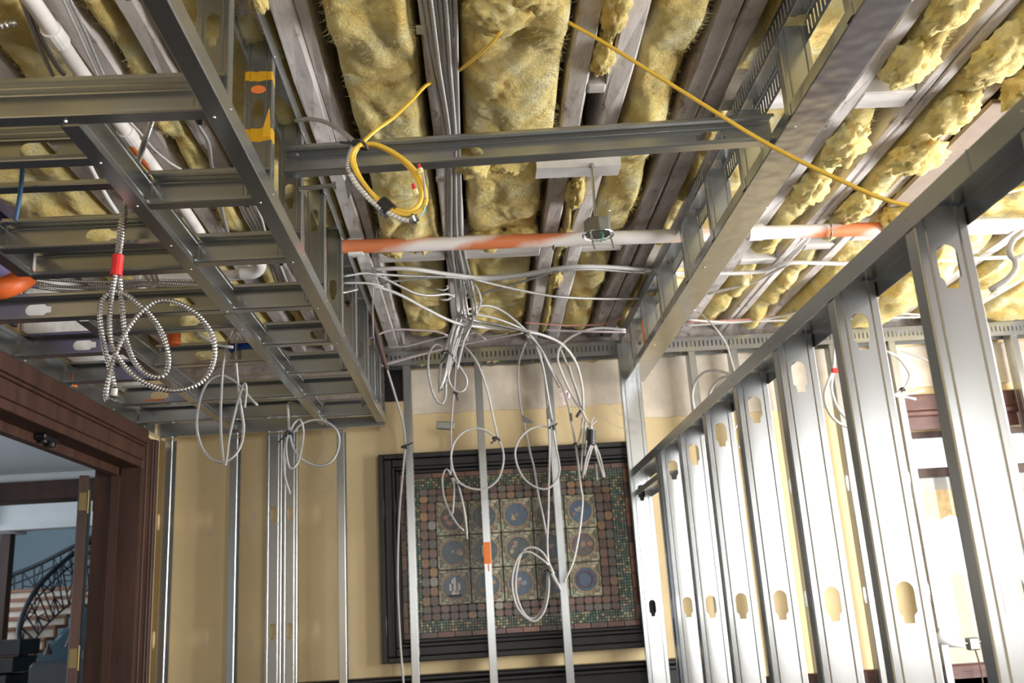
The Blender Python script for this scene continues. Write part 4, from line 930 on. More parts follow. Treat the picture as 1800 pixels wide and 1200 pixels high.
def zip_tie(t, p, tail=(-.03, -.02, -.03), rad=.015, mt='black_tape'):
    p = Vector(p); b = MB(); ax = Vector((.3, .1, 1)).normalized(); u = ax.orthogonal().normalized(); v = ax.cross(u)
    b.tube([p+u*(math.cos(a)*rad)+v*(math.sin(a)*rad)+Vector((0, 0, .004*math.sin(2*a))) for a in [2*math.pi*k/14 for k in range(15)]], .004, 6, cap=False)
    b.obox(p+Vector(tail)*.25+Vector((0, -.012, 0)), X_, Y_, Z_, .006, .005, .009, .002)
    b.bar(p+Vector((0, -.012, 0)), p+Vector(tail)+Vector((0, -.012, 0)), .007, .0025, (0, 1, 0)); b.build('zip_tie', M[mt], t)
def wrap(t, name, p, q, r, mt, label=None, n=12):
    b = MB(); b.tube(spline([Vector(p), Vector(p).lerp(Vector(q), .3), Vector(p).lerp(Vector(q), .6), Vector(q)], .006), lambda f: r*(1+.035*math.sin(f*40)), n); o = b.build(name, M[mt], t)
    if label: o['label'] = label
    return o

# big armoured coil with red tape
o_, s_ = (150, 340), 3.0
Yc = 2.44
A1 = [at(269, 205, 2.0), at(254, 250, 2.1), at(240, 292, 2.22), at(226, 338, 2.36)]+crop([(212, 60), (200, 180), (178, 330), (160, 425), (140, 540), (128, 650), (140, 790), (185, 885), (260, 960), (340, 1010), (440, 1038), (540, 1028), (620, 985), (670, 910), (684, 820), (660, 730), (600, 650), (520, 590), (430, 565), (350, 580), (280, 640), (215, 730), (170, 820), (138, 920), (115, 1020), (108, 1075)], *o_, s_, Yc)
A2 = crop([(196, 100), (182, 200), (170, 330), (182, 425), (188, 520), (195, 620), (215, 760), (250, 870), (310, 940), (380, 968), (425, 945), (440, 880), (425, 790), (390, 710), (340, 640), (280, 580), (215, 535), (150, 518), (100, 545), (76, 610), (85, 720), (110, 850), (140, 950), (155, 1020)], *o_, s_, Yc+.016)
def ex1(t):
    wrap(t, 'tape_wrap', at(208, 449, Yc), at(204, 484, Yc), .0155, 'red_tape', 'red electrical tape')
    p, q = crop([(152, 1030), (148, 1060)], *o_, s_, Yc+.016); b = MB(); b.cyl(p, q, .0105, 12); b.cyl(q, q+(q-p)*.35, .013, 6); b.build('connector', M['steel'], t)
    p = crop([(112, 1076)], *o_, s_, Yc)[0]; b = MB(); b.cyl(p, p+Vector((.004, 0, -.008)), .008, 10); b.cyl(p+Vector((.012, 0, -.004)), p+Vector((.026, 0, -.01)), .003, 6); b.build('bushing', M['screw'], t)
cable('big looped armoured cable wrapped in red tape hanging under the bulkhead', [A1, A2], .0066, 'armour', name='armoured_cable', extra=ex1, corr=.20, step=.0017, n=8)
# second coil on the inner runner
o_, s_ = (330, 560), 3.748
A = crop([(292, 78), (255, 180), (232, 320), (222, 480), (217, 640), (222, 800), (236, 915), (247, 968), (258, 900), (272, 790), (310, 620), (350, 480), (375, 424), (386, 470), (375, 585)], *o_, s_, 3.78)
B = crop([(322, 118), (318, 260), (330, 420), (345, 540), (360, 640), (369, 720), (355, 820), (310, 900), (240, 943), (165, 925), (95, 850), (62, 730), (65, 620), (90, 500), (140, 410), (220, 373), (300, 405), (360, 460), (410, 520), (460, 572)], *o_, s_, 3.80)
cable('open pear-shaped loop of fine armoured cable hanging from the runner near the blue tape', [A, B], .0055, name='armoured_cable', step=.01)
# third coil by the broad stud
A = [Vector((-.838, 4.74, 1.043))]+crop([(668, 552), (663, 640), (668, 720), (672, 760), (700, 860), (760, 930), (860, 970), (940, 945), (985, 880), (998, 790), (970, 720), (900, 675), (820, 668), (740, 700), (688, 760)], *o_, s_, 4.72)
B = crop([(676, 740), (700, 690), (740, 663), (762, 740), (750, 850), (725, 950), (680, 990), (655, 930), (648, 820), (662, 762), (645, 820), (634, 900), (640, 1040), (675, 1155)], *o_, s_, 4.70)
cable('double-looped armoured cable tied in front of the broad stud on the back wall', [A, B], .006, name='armoured_cable', ties=[(at(509, 761, 4.69), (-.05, -.02, -.05), .02)])
b = MB(); b.tube(spline(crop([(865, 690), (905, 790), (900, 870), (860, 930), (865, 985), (905, 1030), (945, 1080), (930, 1130), (870, 1155)], *o_, s_, 5.3), .02), .0016, 5)
tag(b.build('thin_wire', M['grey_cable']), 'hair-thin loose wire curling down the beige wall below the bulkhead', 'wire')

# yellow flat cable coil
o_, s_ = (600, 200), 5.717
Yy = 2.27
def ell(cx, cy, pts): return pts
Lp = [(205, 318), (330, 315), (470, 375), (630, 490), (745, 630), (805, 780), (785, 900), (700, 975), (600, 975), (470, 925), (340, 830), (220, 690), (145, 540), (125, 430), (160, 350), (205, 312), (330, 300), (500, 372), (665, 490), (785, 630), (848, 790), (845, 900), (790, 970), (650, 1012), (520, 975), (390, 890), (235, 710), (125, 540), (100, 430), (140, 345), (205, 300)]
feed = [atz(896, 38, 1.47), atz(880, 56, 1.445), atz(862, 77, 1.44), atz(830, 106, 1.455), atz(803, 126, 1.492), atz(785, 136, 1.504), atz(768, 143, 1.504), atz(750, 149, 1.475), at(722, 178, 2.36), at(690, 208, 2.31), at(660, 229, 2.28), at(637, 251, Yy)]
loop = crop(Lp, *o_, s_, Yy-.005, -.03)
def ex2(t):
    wrap(t, 'tape_wrap', at(669, 356, Yy-.02), at(686, 373, Yy-.02), .021, 'black_tape', 'black tape around the coil')
    zip_tie(t, at(633, 256, Yy-.02), (-.05, -.01, 0), .02)
    q = MB(); q.tube(spline(crop([(90, 605), (140, 690), (205, 770), (300, 872), (420, 962), (480, 1000), (560, 1042), (640, 1068), (690, 1072)], *o_, s_, Yy-.03), .0022), .0068, 10, corr=.14, pitch=.009); q.build('white_flex', M['white_flex'], t, True)['label'] = 'white corrugated flexible conduit'
    q = MB(); q.tube(spline([at(520, 212, 2.45), at(540, 209, 2.42), at(567, 213, 2.38), at(590, 224, 2.34), at(610, 238, 2.30), at(624, 252, 2.26)]+crop([(110, 340), (75, 430), (62, 520), (82, 600)], *o_, s_, Yy-.03), .01), .0062, 8); q.build('grey_flex', M['armour_fine'], t, True)['label'] = 'grey armoured whip'
    p, r_ = crop([(690, 1070), (770, 1040)], *o_, s_, Yy-.03); q = MB(); q.cyl(p, p.lerp(r_, .4), .012, 12); q.cyl(p.lerp(r_, .4), p.lerp(r_, .6), .015, 6); q.cyl(p.lerp(r_, .6), r_, .010, 12); q.build('connector', M['steel'], t)
    for a_, c_, col in (((812, 590), (848, 850), 'white_cable'), ((822, 600), (835, 840), 'white_cable'), ((840, 930), (790, 1035), 'white_cable')):
        q = MB(); q.tube(spline(crop([a_, ((a_[0]+c_[0])/2+8, (a_[1]+c_[1])/2), c_], *o_, s_, Yy-.035), .01), .0022, 6); q.build('wire', M[col], t)
    q = MB(); q.tube(spline(crop([(848, 920), (840, 980), (800, 1030)], *o_, s_, Yy-.03), .006), .0025, 6); q.build('wire', M['green_wire'], t)['label'] = 'green earth wire'
    for (a_, c_) in (((800, 590), (778, 508)), ((752, 815), (718, 705))):
        p, r_ = crop([a_, c_], *o_, s_, Yy-.04); q = MB(); q.cyl(p, p.lerp(r_, .45), .0075, 10); q.build('wire_nut_base', M['cream_plastic'], t); q = MB(); q.cyl(p.lerp(r_, .45), r_, .0055, 10, .0038); q.build('wire_nut', M['red_plastic'], t)
    p, r_ = crop([(78, 600), (40, 810)], *o_, s_, Yy-.02); q = MB(); q.prism([(0, 0), (-.012, -.02), (-.008, -.05), (-.002, -.075), (.008, -.035)], X_, Z_, p, Y_, .0015); q.build('tape_flag', M['grey_tag'], t)
cable('yellow cable coil taped to white flex, hanging before the steel crossbar', [feed+loop], .0058, 'yellow_cable', name='cable_coil', extra=ex2, flat=.75, n=10)
# long yellow cable
b = MB(); b.tube(spline([atz(925, -5, 1.50), at(985, 31, 2.2), at(1060, 74, 2.15), at(1150, 130, 2.1), at(1240, 186, 2.05), at(1330, 242, 2.0), at(1420, 290, 1.95), at(1480, 318, 1.92), at(1540, 345, 1.9), at(1600, 362, 1.9), at(1660, 362, 1.95), at(1800, 330, 2.1)], .03), .0062, 10, flat=.8)
tag(b.build('yellow_cable', M['yellow_cable'], None, True), 'long yellow cable drooping across the room to the partition top track', 'cable')

# conduit bundle strapped under the middle joist
tops = [738, 749, 757, 766, 774, 783, 791, 800]
mids = [783, 788, 790, 793, 796, 800, 803, 806]
low = [786, 790, 793, 797, 801, 804, 807, 812]
ends = [(806, 545), (812, 548), (803, 540), (815, 545), (822, 548), (826, 520), (832, 548), (837, 545)]
tails = [[(796, 575), (775, 640), (772, 690)], [(800, 590), (786, 650), (774, 686)], [(812, 560), (850, 572), (920, 580)], [(822, 558), (870, 570), (930, 584)], [(830, 562), (880, 572), (940, 586)], [(834, 500), (845, 530), (832, 562)], [(826, 575), (815, 600), (803, 650)], [(830, 562), (822, 576), (812, 590)]]
for k in range(8):
    zz = 1.488-.005*(k % 3)
    up_ = [atz(tops[k]-8, -40, zz), atz(tops[k], 0, zz), atz((tops[k]+mids[k])/2+random.uniform(-1.5, 1.5), 118, zz), atz(mids[k], 236, zz), atz((mids[k]+low[k])/2+random.uniform(-2, 2), 330, zz), atz(low[k], 420, zz)]
    e = at(*ends[k], 4.35-.02*k)
    rest = [at((low[k]+ends[k][0])/2+2, 488, 4.2), e]+[at(x, y, 4.40+.02*i-.012*k) for i, (x, y) in enumerate(tails[k])]
    cable('%s armoured cable in the bundle strapped along the middle joist, counted from the bulkhead' % ('first', 'second', 'third', 'fourth', 'fifth', 'sixth', 'seventh', 'eighth')[k], [up_+rest], .0062, 'armour_fine' if k not in (1, 4) else 'armour', name='conduit_cable', group='armoured cables strapped along the middle joist', step=.025)
for px, py, n_ in ((746, 52, 0), (785, 62, 1), (772, 255, 2), (777, 315, 3)):
    p = atz(px, py, 1.505); b = MB(); b.obox(p, X_, Y_, Z_, .022, .018, .003, .001); b.obox(p+Vector((.02, 0, -.012)), X_, Y_, Z_, .003, .018, .012, .001)
    tag(b.build('cable_clip', M['white_pvc']), ('highest strap clip on the conduit bundle, nearest the yellow cable end', 'second strap clip down the conduit bundle, small and upright', 'strap clip on the conduit bundle just above the steel crossbar', 'strap clip on the conduit bundle just below the steel crossbar')[n_], 'clip', 'strap clips on the conduit bundle')

# coils hanging from the end of the bundle
o_, s_ = (700, 560), 4.0
A = crop([(410, 10), (372, 130), (352, 235), (310, 197), (265, 180), (226, 225), (210, 320), (222, 440), (255, 550), (300, 600), (330, 560), (335, 450)], *o_, s_, 4.42)
B = crop([(432, 40), (400, 150), (375, 255), (440, 350), (482, 430), (465, 500), (420, 516), (375, 480), (352, 410), (368, 300), (420, 130)], *o_, s_, 4.44)
C = crop([(420, 30), (365, 220), (325, 400), (290, 500)], *o_, s_, 4.40); D = crop([(455, 60), (392, 260), (345, 420), (296, 505)], *o_, s_, 4.46)
cable('figure-eight coil of pale armoured cable hanging below the end of the bundle', [A, B, C, D], .0058, name='armoured_cable', ties=[(at(786, 622, 4.41), (-.03, -.02, -.05), .028)])
Y2 = 4.95
A = [at(812, 600, 4.7)]+crop([(430, 165), (500, 230), (570, 340), (630, 520), (670, 700), (702, 840), (735, 920), (738, 1020), (700, 1130), (620, 1192), (520, 1195), (430, 1150), (385, 1060), (372, 960), (400, 860), (470, 790), (560, 770), (640, 800), (690, 840)], *o_, s_, Y2)
cable('large round cable loop before the middle stud, over the panel frame', [A], .0056, 'white_cable', ties=[(at(872, 771, Y2-.01), (-.03, -.02, -.03), .02)], name='cable')
A = crop([(402, 140), (405, 300), (395, 480), (380, 650), (372, 800), (372, 900)], *o_, s_, 5.12)+[at(793, 830, 5.12), at(796, 850, 5.12)]
cable('thin lilac cable dropping straight down to the small tied loop', [A], .0048, 'lilac_cable', ties=[(at(801, 690, 5.11), (.01, -.01, -.05), .012)], name='cable')
o_, s_ = (600, 740), 2.6083
A = crop([(508, 258), (484, 219), (465, 250), (468, 330), (490, 400), (530, 470), (562, 502)], *o_, s_, 5.10); B = crop([(525, 262), (548, 340), (568, 430), (577, 540)], *o_, s_, 5.10); C = crop([(515, 250), (517, 330), (510, 425)], *o_, s_, 5.08); D = crop([(530, 270), (556, 370), (573, 480), (576, 530)], *o_, s_, 5.07)
cable('small tied bow of pale cable hanging over the upper corner of the glass panel', [A, B, C, D], .0052, 'white_cable', ties=[(at(796, 838, 5.08), (.0, -.01, .05), .016), (at(807, 853, 5.08), (.03, -.01, -.01), .014)], name='cable')
o_, s_ = (700, 560), 4.0
A = [at(925, 590, 4.75)]+crop([(905, 120), (985, 200), (1028, 400), (1050, 600), (1060, 760), (1064, 900), (1062, 1050), (1058, 1200)], *o_, s_, 5.0)+[at(964, 900, 5.0), at(962, 960, 5.0), at(966, 1000, 5.0)]
B = crop([(1085, 765), (1000, 755), (920, 780), (850, 850), (822, 940), (840, 1040), (890, 1130), (980, 1190), (1060, 1190), (1115, 1130), (1135, 1050), (1110, 900), (1092, 780)], *o_, s_, 5.0)
def ex3(t):
    b = MB(); b.obox(at(964, 727, 4.99), X_, Y_, Z_, .010, .008, .028, .003); b.build('tape_flag', M['grey_tag'], t)
cable('round cable loop beside the stud on the painted panel side of the lilac drop', [A, B], .0055, 'white_cable', ties=[(at(970, 752, 4.99), (.03, -.01, .02), .014)], name='cable', extra=ex3)
A = [at(932, 602, 4.8)]+crop([(905, 155), (868, 240), (846, 330), (845, 480), (865, 640), (890, 760), (930, 950), (955, 1050)], *o_, s_, 5.06)+[at(946, 870, 5.06), at(954, 905, 5.06), at(962, 950, 5.06)]
def ex4(t):
    b = MB(); b.prism([(0, .0), (.06, -.045), (.055, -.052), (.012, -.045)], X_, Z_, at(917, 728, 5.05), Y_, .002); b.build('tape_flag', M['grey_tag'], t)
cable('grey hanging cable carrying a dark triangular tape flag', [A], .0055, 'grey_cable', name='cable', extra=ex4)
o_, s_ = (600, 740), 2.6083
A = crop([(952, 660), (900, 620), (860, 600), (820, 610), (790, 680), (783, 760), (805, 850), (850, 903), (890, 915), (930, 870), (950, 780), (950, 685)], *o_, s_, 4.98); B = crop([(975, 700), (925, 605), (870, 578), (830, 600), (805, 680), (800, 780), (830, 870), (870, 905), (910, 880), (940, 800), (946, 690)], *o_, s_, 4.99)
C = crop([(955, 680), (980, 730), (1008, 775)], *o_, s_, 4.97); D = crop([(965, 690), (990, 740), (1003, 760)], *o_, s_, 4.97)
cable('double oval coil of white cable hanging lowest before the glass panel', [A, B, C, D], .006, 'white_cable', ties=[(at(963, 1004, 4.97), (-.04, -.01, -.02), .018)], name='cable_coil')
o_, s_ = (960, 640), 5.456
A = [at(930, 588, 4.7), at(950, 612, 4.8)]+crop([(40, 20), (150, 200), (210, 380), (240, 540), (280, 760), (300, 900), (315, 1040), (335, 1200)], *o_, s_, 5.05)+[at(1024, 880, 5.05), at(1019, 930, 5.05), at(1008, 985, 5.05), at(991, 1024, 5.05)]
def ex5(t):
    b = MB(); b.obox(at(1004, 733, 5.04), X_, Y_, Z_, .007, .007, .022, .003); b.build('tape_flag', M['grey_tag'], t)
cable('long pale cable bowing down past the tan roundels to the third stud', [A], .006, 'white_cable', ties=[(at(1012, 781, 5.04), (.03, -.01, -.03), .014)], name='cable', extra=ex5)
A = crop([(215, 0), (255, 140), (320, 330), (345, 450), (385, 530), (425, 585), (440, 650)], *o_, s_, 5.0)
B = crop([(290, 0), (335, 150), (352, 300), (352, 440), (395, 540), (432, 590), (442, 650)], *o_, s_, 5.0)
tl = [[(430, 770), (385, 900), (350, 1090)], [(445, 780), (402, 920), (368, 1060)], [(458, 770), (495, 900), (550, 1085)], [(470, 770), (520, 900), (560, 1080)], [(478, 950), (484, 1030), (490, 1112)], [(350, 510), (335, 650), (300, 780)], [(378, 545), (360, 700), (345, 850), (332, 1020)], [(372, 560), (385, 700), (368, 880)]]
def ex6(t):
    p, q = crop([(438, 630), (432, 775)], *o_, s_, 4.99); wrap(t, 'tape_wrap', p, q, .022, 'black_tape', 'black tape binding the cable ends')
    p, q = crop([(408, 610), (402, 730)], *o_, s_, 5.0); wrap(t, 'tape_wrap', p, q, .012, 'grey_tag')
    for a_ in ([(432, 580), (440, 540), (460, 505)], [(440, 585), (462, 560), (484, 540)]):
        q = MB(); q.tube(crop(a_, *o_, s_, 4.99), .003, 6); q.build('wire', M['white_cable'], t)
    b = MB(); b.obox(at(1017, 727, 4.99), (.6, 0, .8), Y_, (-.8, 0, .6), .022, .008, .008, .003); b.build('zip_tie', M['black_tape'], t)
cable('bunch of cut cable ends bound with black tape before the panel corner', [A, B]+[crop(q, *o_, s_, 4.99+.006*i) for i, q in enumerate(tl)], .0055, 'white_cable', name='cable_bunch', extra=ex6)
p0 = crop([(190, 300)], *o_, s_, 5.1)[0]
b = MB(); rr = random.Random(5)
b.prism([(-.035, .01), (.0, .03), (.035, .022), (.03, -.005), (.005, -.02), (-.012, -.055), (-.022, -.05), (-.02, -.02)], (.95, .25, 0), Z_, p0, Y_, .002); b.prism([(-.02, .0), (.02, .02), (.01, -.03), (-.008, -.04)], (.8, -.55, .1), Z_, p0+Vector((.0, -.004, .0)), Y_, .002)
tag(b.build('flagging_tape', M['pink_tape']), 'crumpled pink flagging tape on cables before the bare plaster', 'tape')

# sweeping feeds between ceiling and coils
o_, s_ = (500, 380), 3.0
def feed(label, pts, r, mt, Y0, Y1, name='cable', group=None):
    n = len(pts)-1; b = MB(); b.tube(spline([at(500+x/3, 380+y/3, Y0+(Y1-Y0)*i/n) for i, (x, y) in enumerate(pts)], .02), r, 8)
    return tag(b.build(name, M[mt], None, True), label, 'cable', group)
feed('thick white cable sweeping from the bulkhead past the bundle end and down', [(440, 355), (600, 410), (750, 490), (900, 560), (1050, 585), (1250, 600), (1400, 640), (1480, 690), (1540, 780), (1570, 900), (1575, 1020)], .0072, 'white_cable', 4.0, 5.0)
feed('grey cable sagging from the near joist to the conduit bundle, uppermost of the sagging pair', [(300, 318), (440, 300), (540, 335), (620, 375), (700, 410), (780, 418), (860, 410), (895, 425)], .0065, 'armour_fine', 3.95, 4.12)
feed('armoured cable leaving the bulkhead studs below the sagging pair', [(300, 352), (440, 353), (520, 372)], .006, 'armour_fine', 3.95, 4.0)
feed('short armoured stub poking out of the bulkhead studs', [(300, 405), (345, 395), (385, 385)], .006, 'armour', 3.9, 3.95)
feed('arched grey cable rising from the bundle end then falling beside the third stud', [(950, 495), (1060, 470), (1150, 500), (1250, 580), (1310, 650), (1360, 780), (1390, 950), (1412, 1080)], .0065, 'armour_fine', 4.35, 5.05)
feed('second grey cable arching just below the arched one', [(945, 510), (1080, 530), (1200, 570), (1290, 620), (1350, 700), (1400, 800), (1450, 900)], .0065, 'armour_fine', 4.35, 5.1)
feed('white cable looping back from the soffit end stud down to the taped bunch', [(1800, 598), (1650, 590), (1540, 620), (1460, 680), (1440, 750), (1465, 830), (1520, 950), (1565, 1020)], .007, 'white_cable', 4.9, 5.0)
feed('grey cable hanging behind the looping white one', [(1450, 690), (1480, 760), (1520, 860), (1560, 990)], .0065, 'armour_fine', 5.02, 5.05)
feed('purple cable running level along the last joists above the wall track', [(440, 650), (560, 600), (700, 600), (800, 607), (860, 628)], .005, 'lilac_cable', 4.7, 4.75)
feed('lowest grey cable crossing above the slotted wall track', [(500, 792), (700, 735), (900, 685), (1100, 645), (1260, 615)], .0055, 'lilac_cable', 5.0, 4.9)
feed('grey cable rising beside the lowest crossing one', [(500, 785), (640, 745), (800, 705), (1000, 655), (1180, 618)], .005, 'armour_fine', 5.03, 4.92)
feed('thin grey cable slanting over the back insulation', [(540, 690), (640, 685), (760, 655), (860, 632), (1000, 615)], .005, 'grey_cable', 4.85, 4.8)
feed('frayed short cable end by the bundle tail', [(960, 585), (1000, 610), (1035, 630), (1060, 652)], .004, 'armour_fine', 4.5, 4.5)
feed('thin pale cable loop beside the bundle', [(800, 382), (840, 390), (862, 378), (856, 365)], .004, 'white_cable', 4.1, 4.1)
feed('pale cable looping under the bundle strap', [(820, 438), (860, 440), (888, 420), (895, 410)], .005, 'white_cable', 4.15, 4.15)
feed('straight lilac cable under the last joists beside the end stud', [(1380, 600), (1500, 605), (1650, 608), (1800, 610)], .006, 'lilac_cable', 4.85, 4.85)
def crun(label, pts, r, mt, z=1.497, name='cable', group=None):
    b = MB(); b.tube(spline(ceil_run(pts, z), .03), r, 8); return tag(b.build(name, M[mt], None, True), label, 'cable', group)
crun('white cable pair clipped under the joists beyond the pipe, upper of the two', [(653, 473), (717, 472), (790, 482), (850, 488), (917, 482), (983, 471), (1033, 468), (1100, 471), (1195, 480), (1330, 478), (1385, 462), (1500, 463), (1700, 455), (1800, 450)], .010, 'white_cable', 1.49)
crun('grey cable beneath the white pair crossing to the soffit', [(653, 480), (700, 484), (790, 487), (850, 492), (920, 486), (985, 476), (1040, 473), (1100, 477), (1195, 484)], .007, 'armour_fine', 1.50)
crun('grey cable diving off the bundle towards the rippled beam', [(830, 490), (883, 503), (950, 517), (1000, 523), (1100, 525), (1235, 520)], .0065, 'armour_fine', 1.495)
crun('dark thin cable slanting between two joists behind the bundle', [(815, 525), (867, 510), (933, 490), (990, 472)], .0055, 'grey_cable', 1.50)
crun('short grey cable slanting up beside the near joist', [(672, 497), (733, 490), (790, 486)], .006, 'armour_fine', 1.50)
crun('dull red cable near the back of the ceiling', [(923, 567), (1000, 572), (1060, 569), (1097, 558)], .0045, 'red_cable', 1.50)
crun('white cable drooping beyond the rippled beam below the joists', [(1245, 516), (1320, 497), (1355, 480), (1388, 463)], .007, 'white_cable', 1.495)
crun('red cable beside white ones beyond the rippled beam', [(1205, 566), (1300, 562), (1400, 552), (1500, 540), (1620, 530)], .006, 'red_cable', 1.498)
crun('lowest white cable beyond the rippled beam near the wall track', [(1205, 572), (1300, 566), (1400, 562), (1500, 560), (1650, 556)], .0065, 'white_cable', 1.496)
crun('white cable rising from the low cables toward the partition track', [(1210, 562), (1290, 566), (1370, 556), (1430, 535), (1480, 520)], .0065, 'white_cable', 1.49)
crun('pale cable behind the tall partition stud, upper run', [(1530, 522), (1600, 530), (1660, 538)], .006, 'white_cable', 1.49)
crun('pale cable behind the tall partition stud, lower run', [(1535, 548), (1600, 552), (1680, 556)], .006, 'white_cable', 1.49)
# drops beside the iron pipe and along the partition
b = MB(); b.tube(spline([at(680, 648, 4.86), at(697, 703, 5.0), at(709, 747, 5.1), at(712, 780, 5.14), at(709, 820, 5.16), at(702, 900, 5.18), at(699, 1010, 5.18), at(703, 1120, 5.18), at(709, 1200, 5.18), at(712, 1260, 5.18)], .03), .006, 8)
t = thing('drop_cable', 'dark cable falling from the rusty pipe beside the first stud', 'cable', (-.45, 5.15, -.6)); b.build('run', M['grey_cable'], t, True); zip_tie(t, at(710, 786, 5.13), (.05, -.01, .02), .014)
b = MB(); b.tube(spline([at(656, 495, 4.2), at(655, 540, 4.4), at(656, 590, 4.6)], .03), .004, 6); tag(b.build('thin_cable', M['white_cable']), 'thin white cable hanging along the near joist end', 'cable')
o_, s_ = (1080, 480), 4.285
for lab, pts, Y in (('outer white cable arch between partition and wall stud', [(605, 1045), (586, 920), (610, 820), (680, 745), (760, 730), (840, 750), (900, 780), (930, 840)], 5.26), ('inner white cable arch nested in the outer one', [(705, 955), (730, 870), (790, 800), (850, 778), (900, 790), (935, 840)], 5.25)):
    b = MB(); b.tube(spline(crop(pts, *o_, s_, Y, -.45)+[at(1300, 672, 5.10), at(1302, 668, 5.409)], .015), .0085, 8); tag(b.build('cable', M['white_cable'], None, True), lab, 'cable')
b = MB(); b.tube(spline([atz(1229, 549, 1.522)]+crop([(740, 390), (840, 530), (890, 690), (920, 790)], *o_, s_, 4.85)+[at(1299, 668, 5.1), at(1300, 666, 5.409)], .02), .0045, 6); tag(b.build('thin_cable', M['white_cable']), 'thin white cable slanting behind the nested arches', 'cable')
o_, s_ = (1420, 560), 5.453
A = [at(1471, 585, 5.268), at(1470, 578, 4.9)]+crop([(266, 120), (250, 400), (240, 490), (190, 620), (160, 740), (190, 870), (260, 970), (340, 1020), (440, 1045)], *o_, s_, 4.6); B = crop([(275, 80), (262, 300), (244, 500), (225, 660), (262, 800), (320, 900), (440, 1005)], *o_, s_, 4.62)
def ex7(t): b = MB(); p = at(1468, 651, 4.59); b.obox(p, X_, Y_, Z_, .018, .012, .012, .004); b.obox(p+Vector((.02, 0, -.008)), (.8, 0, -.5), Y_, (.5, 0, .8), .016, .006, .005, .002); b.build('tape', M['red_tape'], t)['label'] = 'red tape'
cable('grey cable loop with red tape hanging between partition studs', [A, B], .008, 'white_cable', name='cable', extra=ex7)
A = [at(1545, 612, 5.268), at(1550, 614, 5.0)]+crop([(740, 308), (850, 360), (930, 450), (977, 540), (955, 620), (910, 680), (820, 735)], *o_, s_, 4.7); B = crop([(815, 735), (960, 720), (1110, 685)], *o_, s_, 4.7); C = crop([(820, 740), (930, 750), (1035, 770)], *o_, s_, 4.7)
cable('curved grey cable with loose tails above the brown window head', [A, B, C], .007, 'white_cable', ties=[(at(1586, 684, 4.69), (-.02, -.01, -.02), .014)], name='cable')
b = MB(); b.tube(spline(crop([(900, 310), (1010, 345), (1110, 385), (1210, 435)], *o_, s_, 5.266), .03), .006, 6); tag(b.build('thin_cable', M['grey_cable']), 'thin grey cable sloping under the wall track toward the window', 'cable')
A = [at(1800, 408, 2.5), at(1782, 420, 2.5), at(1774, 440, 2.5), at(1782, 455, 2.5), at(1800, 450, 2.5)]
cable('white looped cable behind the tallest partition stud', [A, [at(1783, 452, 2.5), at(1786, 470, 2.5), at(1772, 490, 2.5), at(1740, 510, 2.52)]], .009, 'white_cable', name='cable')
b = MB(); b.tube([at(1286, 760, 3.49), at(1296, 748, 3.49), at(1300, 738, 3.49)], .004, 6); b.tube([at(1284, 786, 3.49), at(1302, 786, 3.49)], .004, 6); tag(b.build('cable_stub', M['white_cable']), 'short white cable stubs poking past a partition stud edge', 'cable')
for pts, lab in (([(1060, 698), (1090, 728), (1125, 742)], 'upper hair-thin wire sagging toward the partition end stud'), ([(1040, 712), (1075, 745), (1120, 760)], 'lower hair-thin wire sagging toward the partition end stud')):
    b = MB(); b.tube(spline([at(x, y, 5.2) for x, y in pts], .03), .0016, 5); tag(b.build('thin_wire', M['grey_cable']), lab, 'wire')
# odds and ends above the bulkhead
b = MB(); b.tube(spline([at(39, 288, 2.12), at(38, 315, 2.15), at(34, 350, 2.18), at(27, 388, 2.2)], .004), .0055, 8, corr=.1, pitch=.008); tag(b.build('blue_cable', M['blue_cable'], None, True), 'short blue corrugated cable hanging in the shaded corner of the bulkhead', 'cable')
b = MB(); b.tube(spline([at(-40, 52, 1.75), at(0, 46, 1.75), at(16, 42, 1.75), at(29, 41, 1.75)], .0015), .0062, 10, corr=.2, pitch=.012); tag(b.build('armoured_stub', M['armour'], None, True), 'bright cut end of armoured cable at the shaded corner', 'cable')
crun('thin white conduit beside the drain pipe, outermost of the pair', [(103, -20), (112, 0), (140, 62), (172, 132), (200, 190)], .005, 'white_cable', 1.497, 'conduit')
crun('thin white conduit beside the drain pipe, nearest the white joist', [(113, -20), (123, 0), (152, 62), (180, 128), (212, 190)], .005, 'armour_fine', 1.497, 'conduit')
crun('grey conduit on the far side of the drain pipe, thinner one', [(38, 0), (60, 60), (82, 110), (93, 132)], .006, 'grey_cable', 1.48, 'conduit')
crun('grey conduit on the far side of the drain pipe, broader one', [(52, 15), (75, 70), (100, 115), (112, 130)], .008, 'armour_fine', 1.49, 'conduit')
b = MB(); b.tube(spline([atz(155, 285, 1.45), atz(172, 318, 1.45), atz(190, 350, 1.44), atz(206, 374, 1.43)], .03), .008, 8); tag(b.build('conduit', M['white_pvc'], None, True), 'white plastic rod slanting under the shaded wool', 'conduit')
crun('pale wire looping over the white joist in the bulkhead', [(222, 208), (245, 232), (270, 262), (300, 287), (318, 297)], .004, 'white_cable', 1.40)
crun('bent grey conduit along the joist over the bulkhead', [(340, 200), (350, 222), (366, 250), (372, 290), (376, 297)], .0065, 'armour_fine', 1.49, 'conduit')
crun('straight grey conduit hanging beside the dim wool in the bulkhead', [(388, 358), (394, 385), (402, 412)], .006, 'armour_fine', 1.46, 'conduit')
for k in range(5):
    crun(('first', 'second', 'third', 'fourth', 'fifth')[k]+' thin pale cable of the bunch in the bulkhead shade, counted from the drain pipe', [(418+7*k, 355), (432+7*k, 385), (448+5*k, 412), (470+5*k, 460), (486+5*k, 500)], .005, ('white_cable', 'armour_fine')[k % 2], 1.485-.004*k, 'cable', 'pale cables bunched along the bulkhead joist')
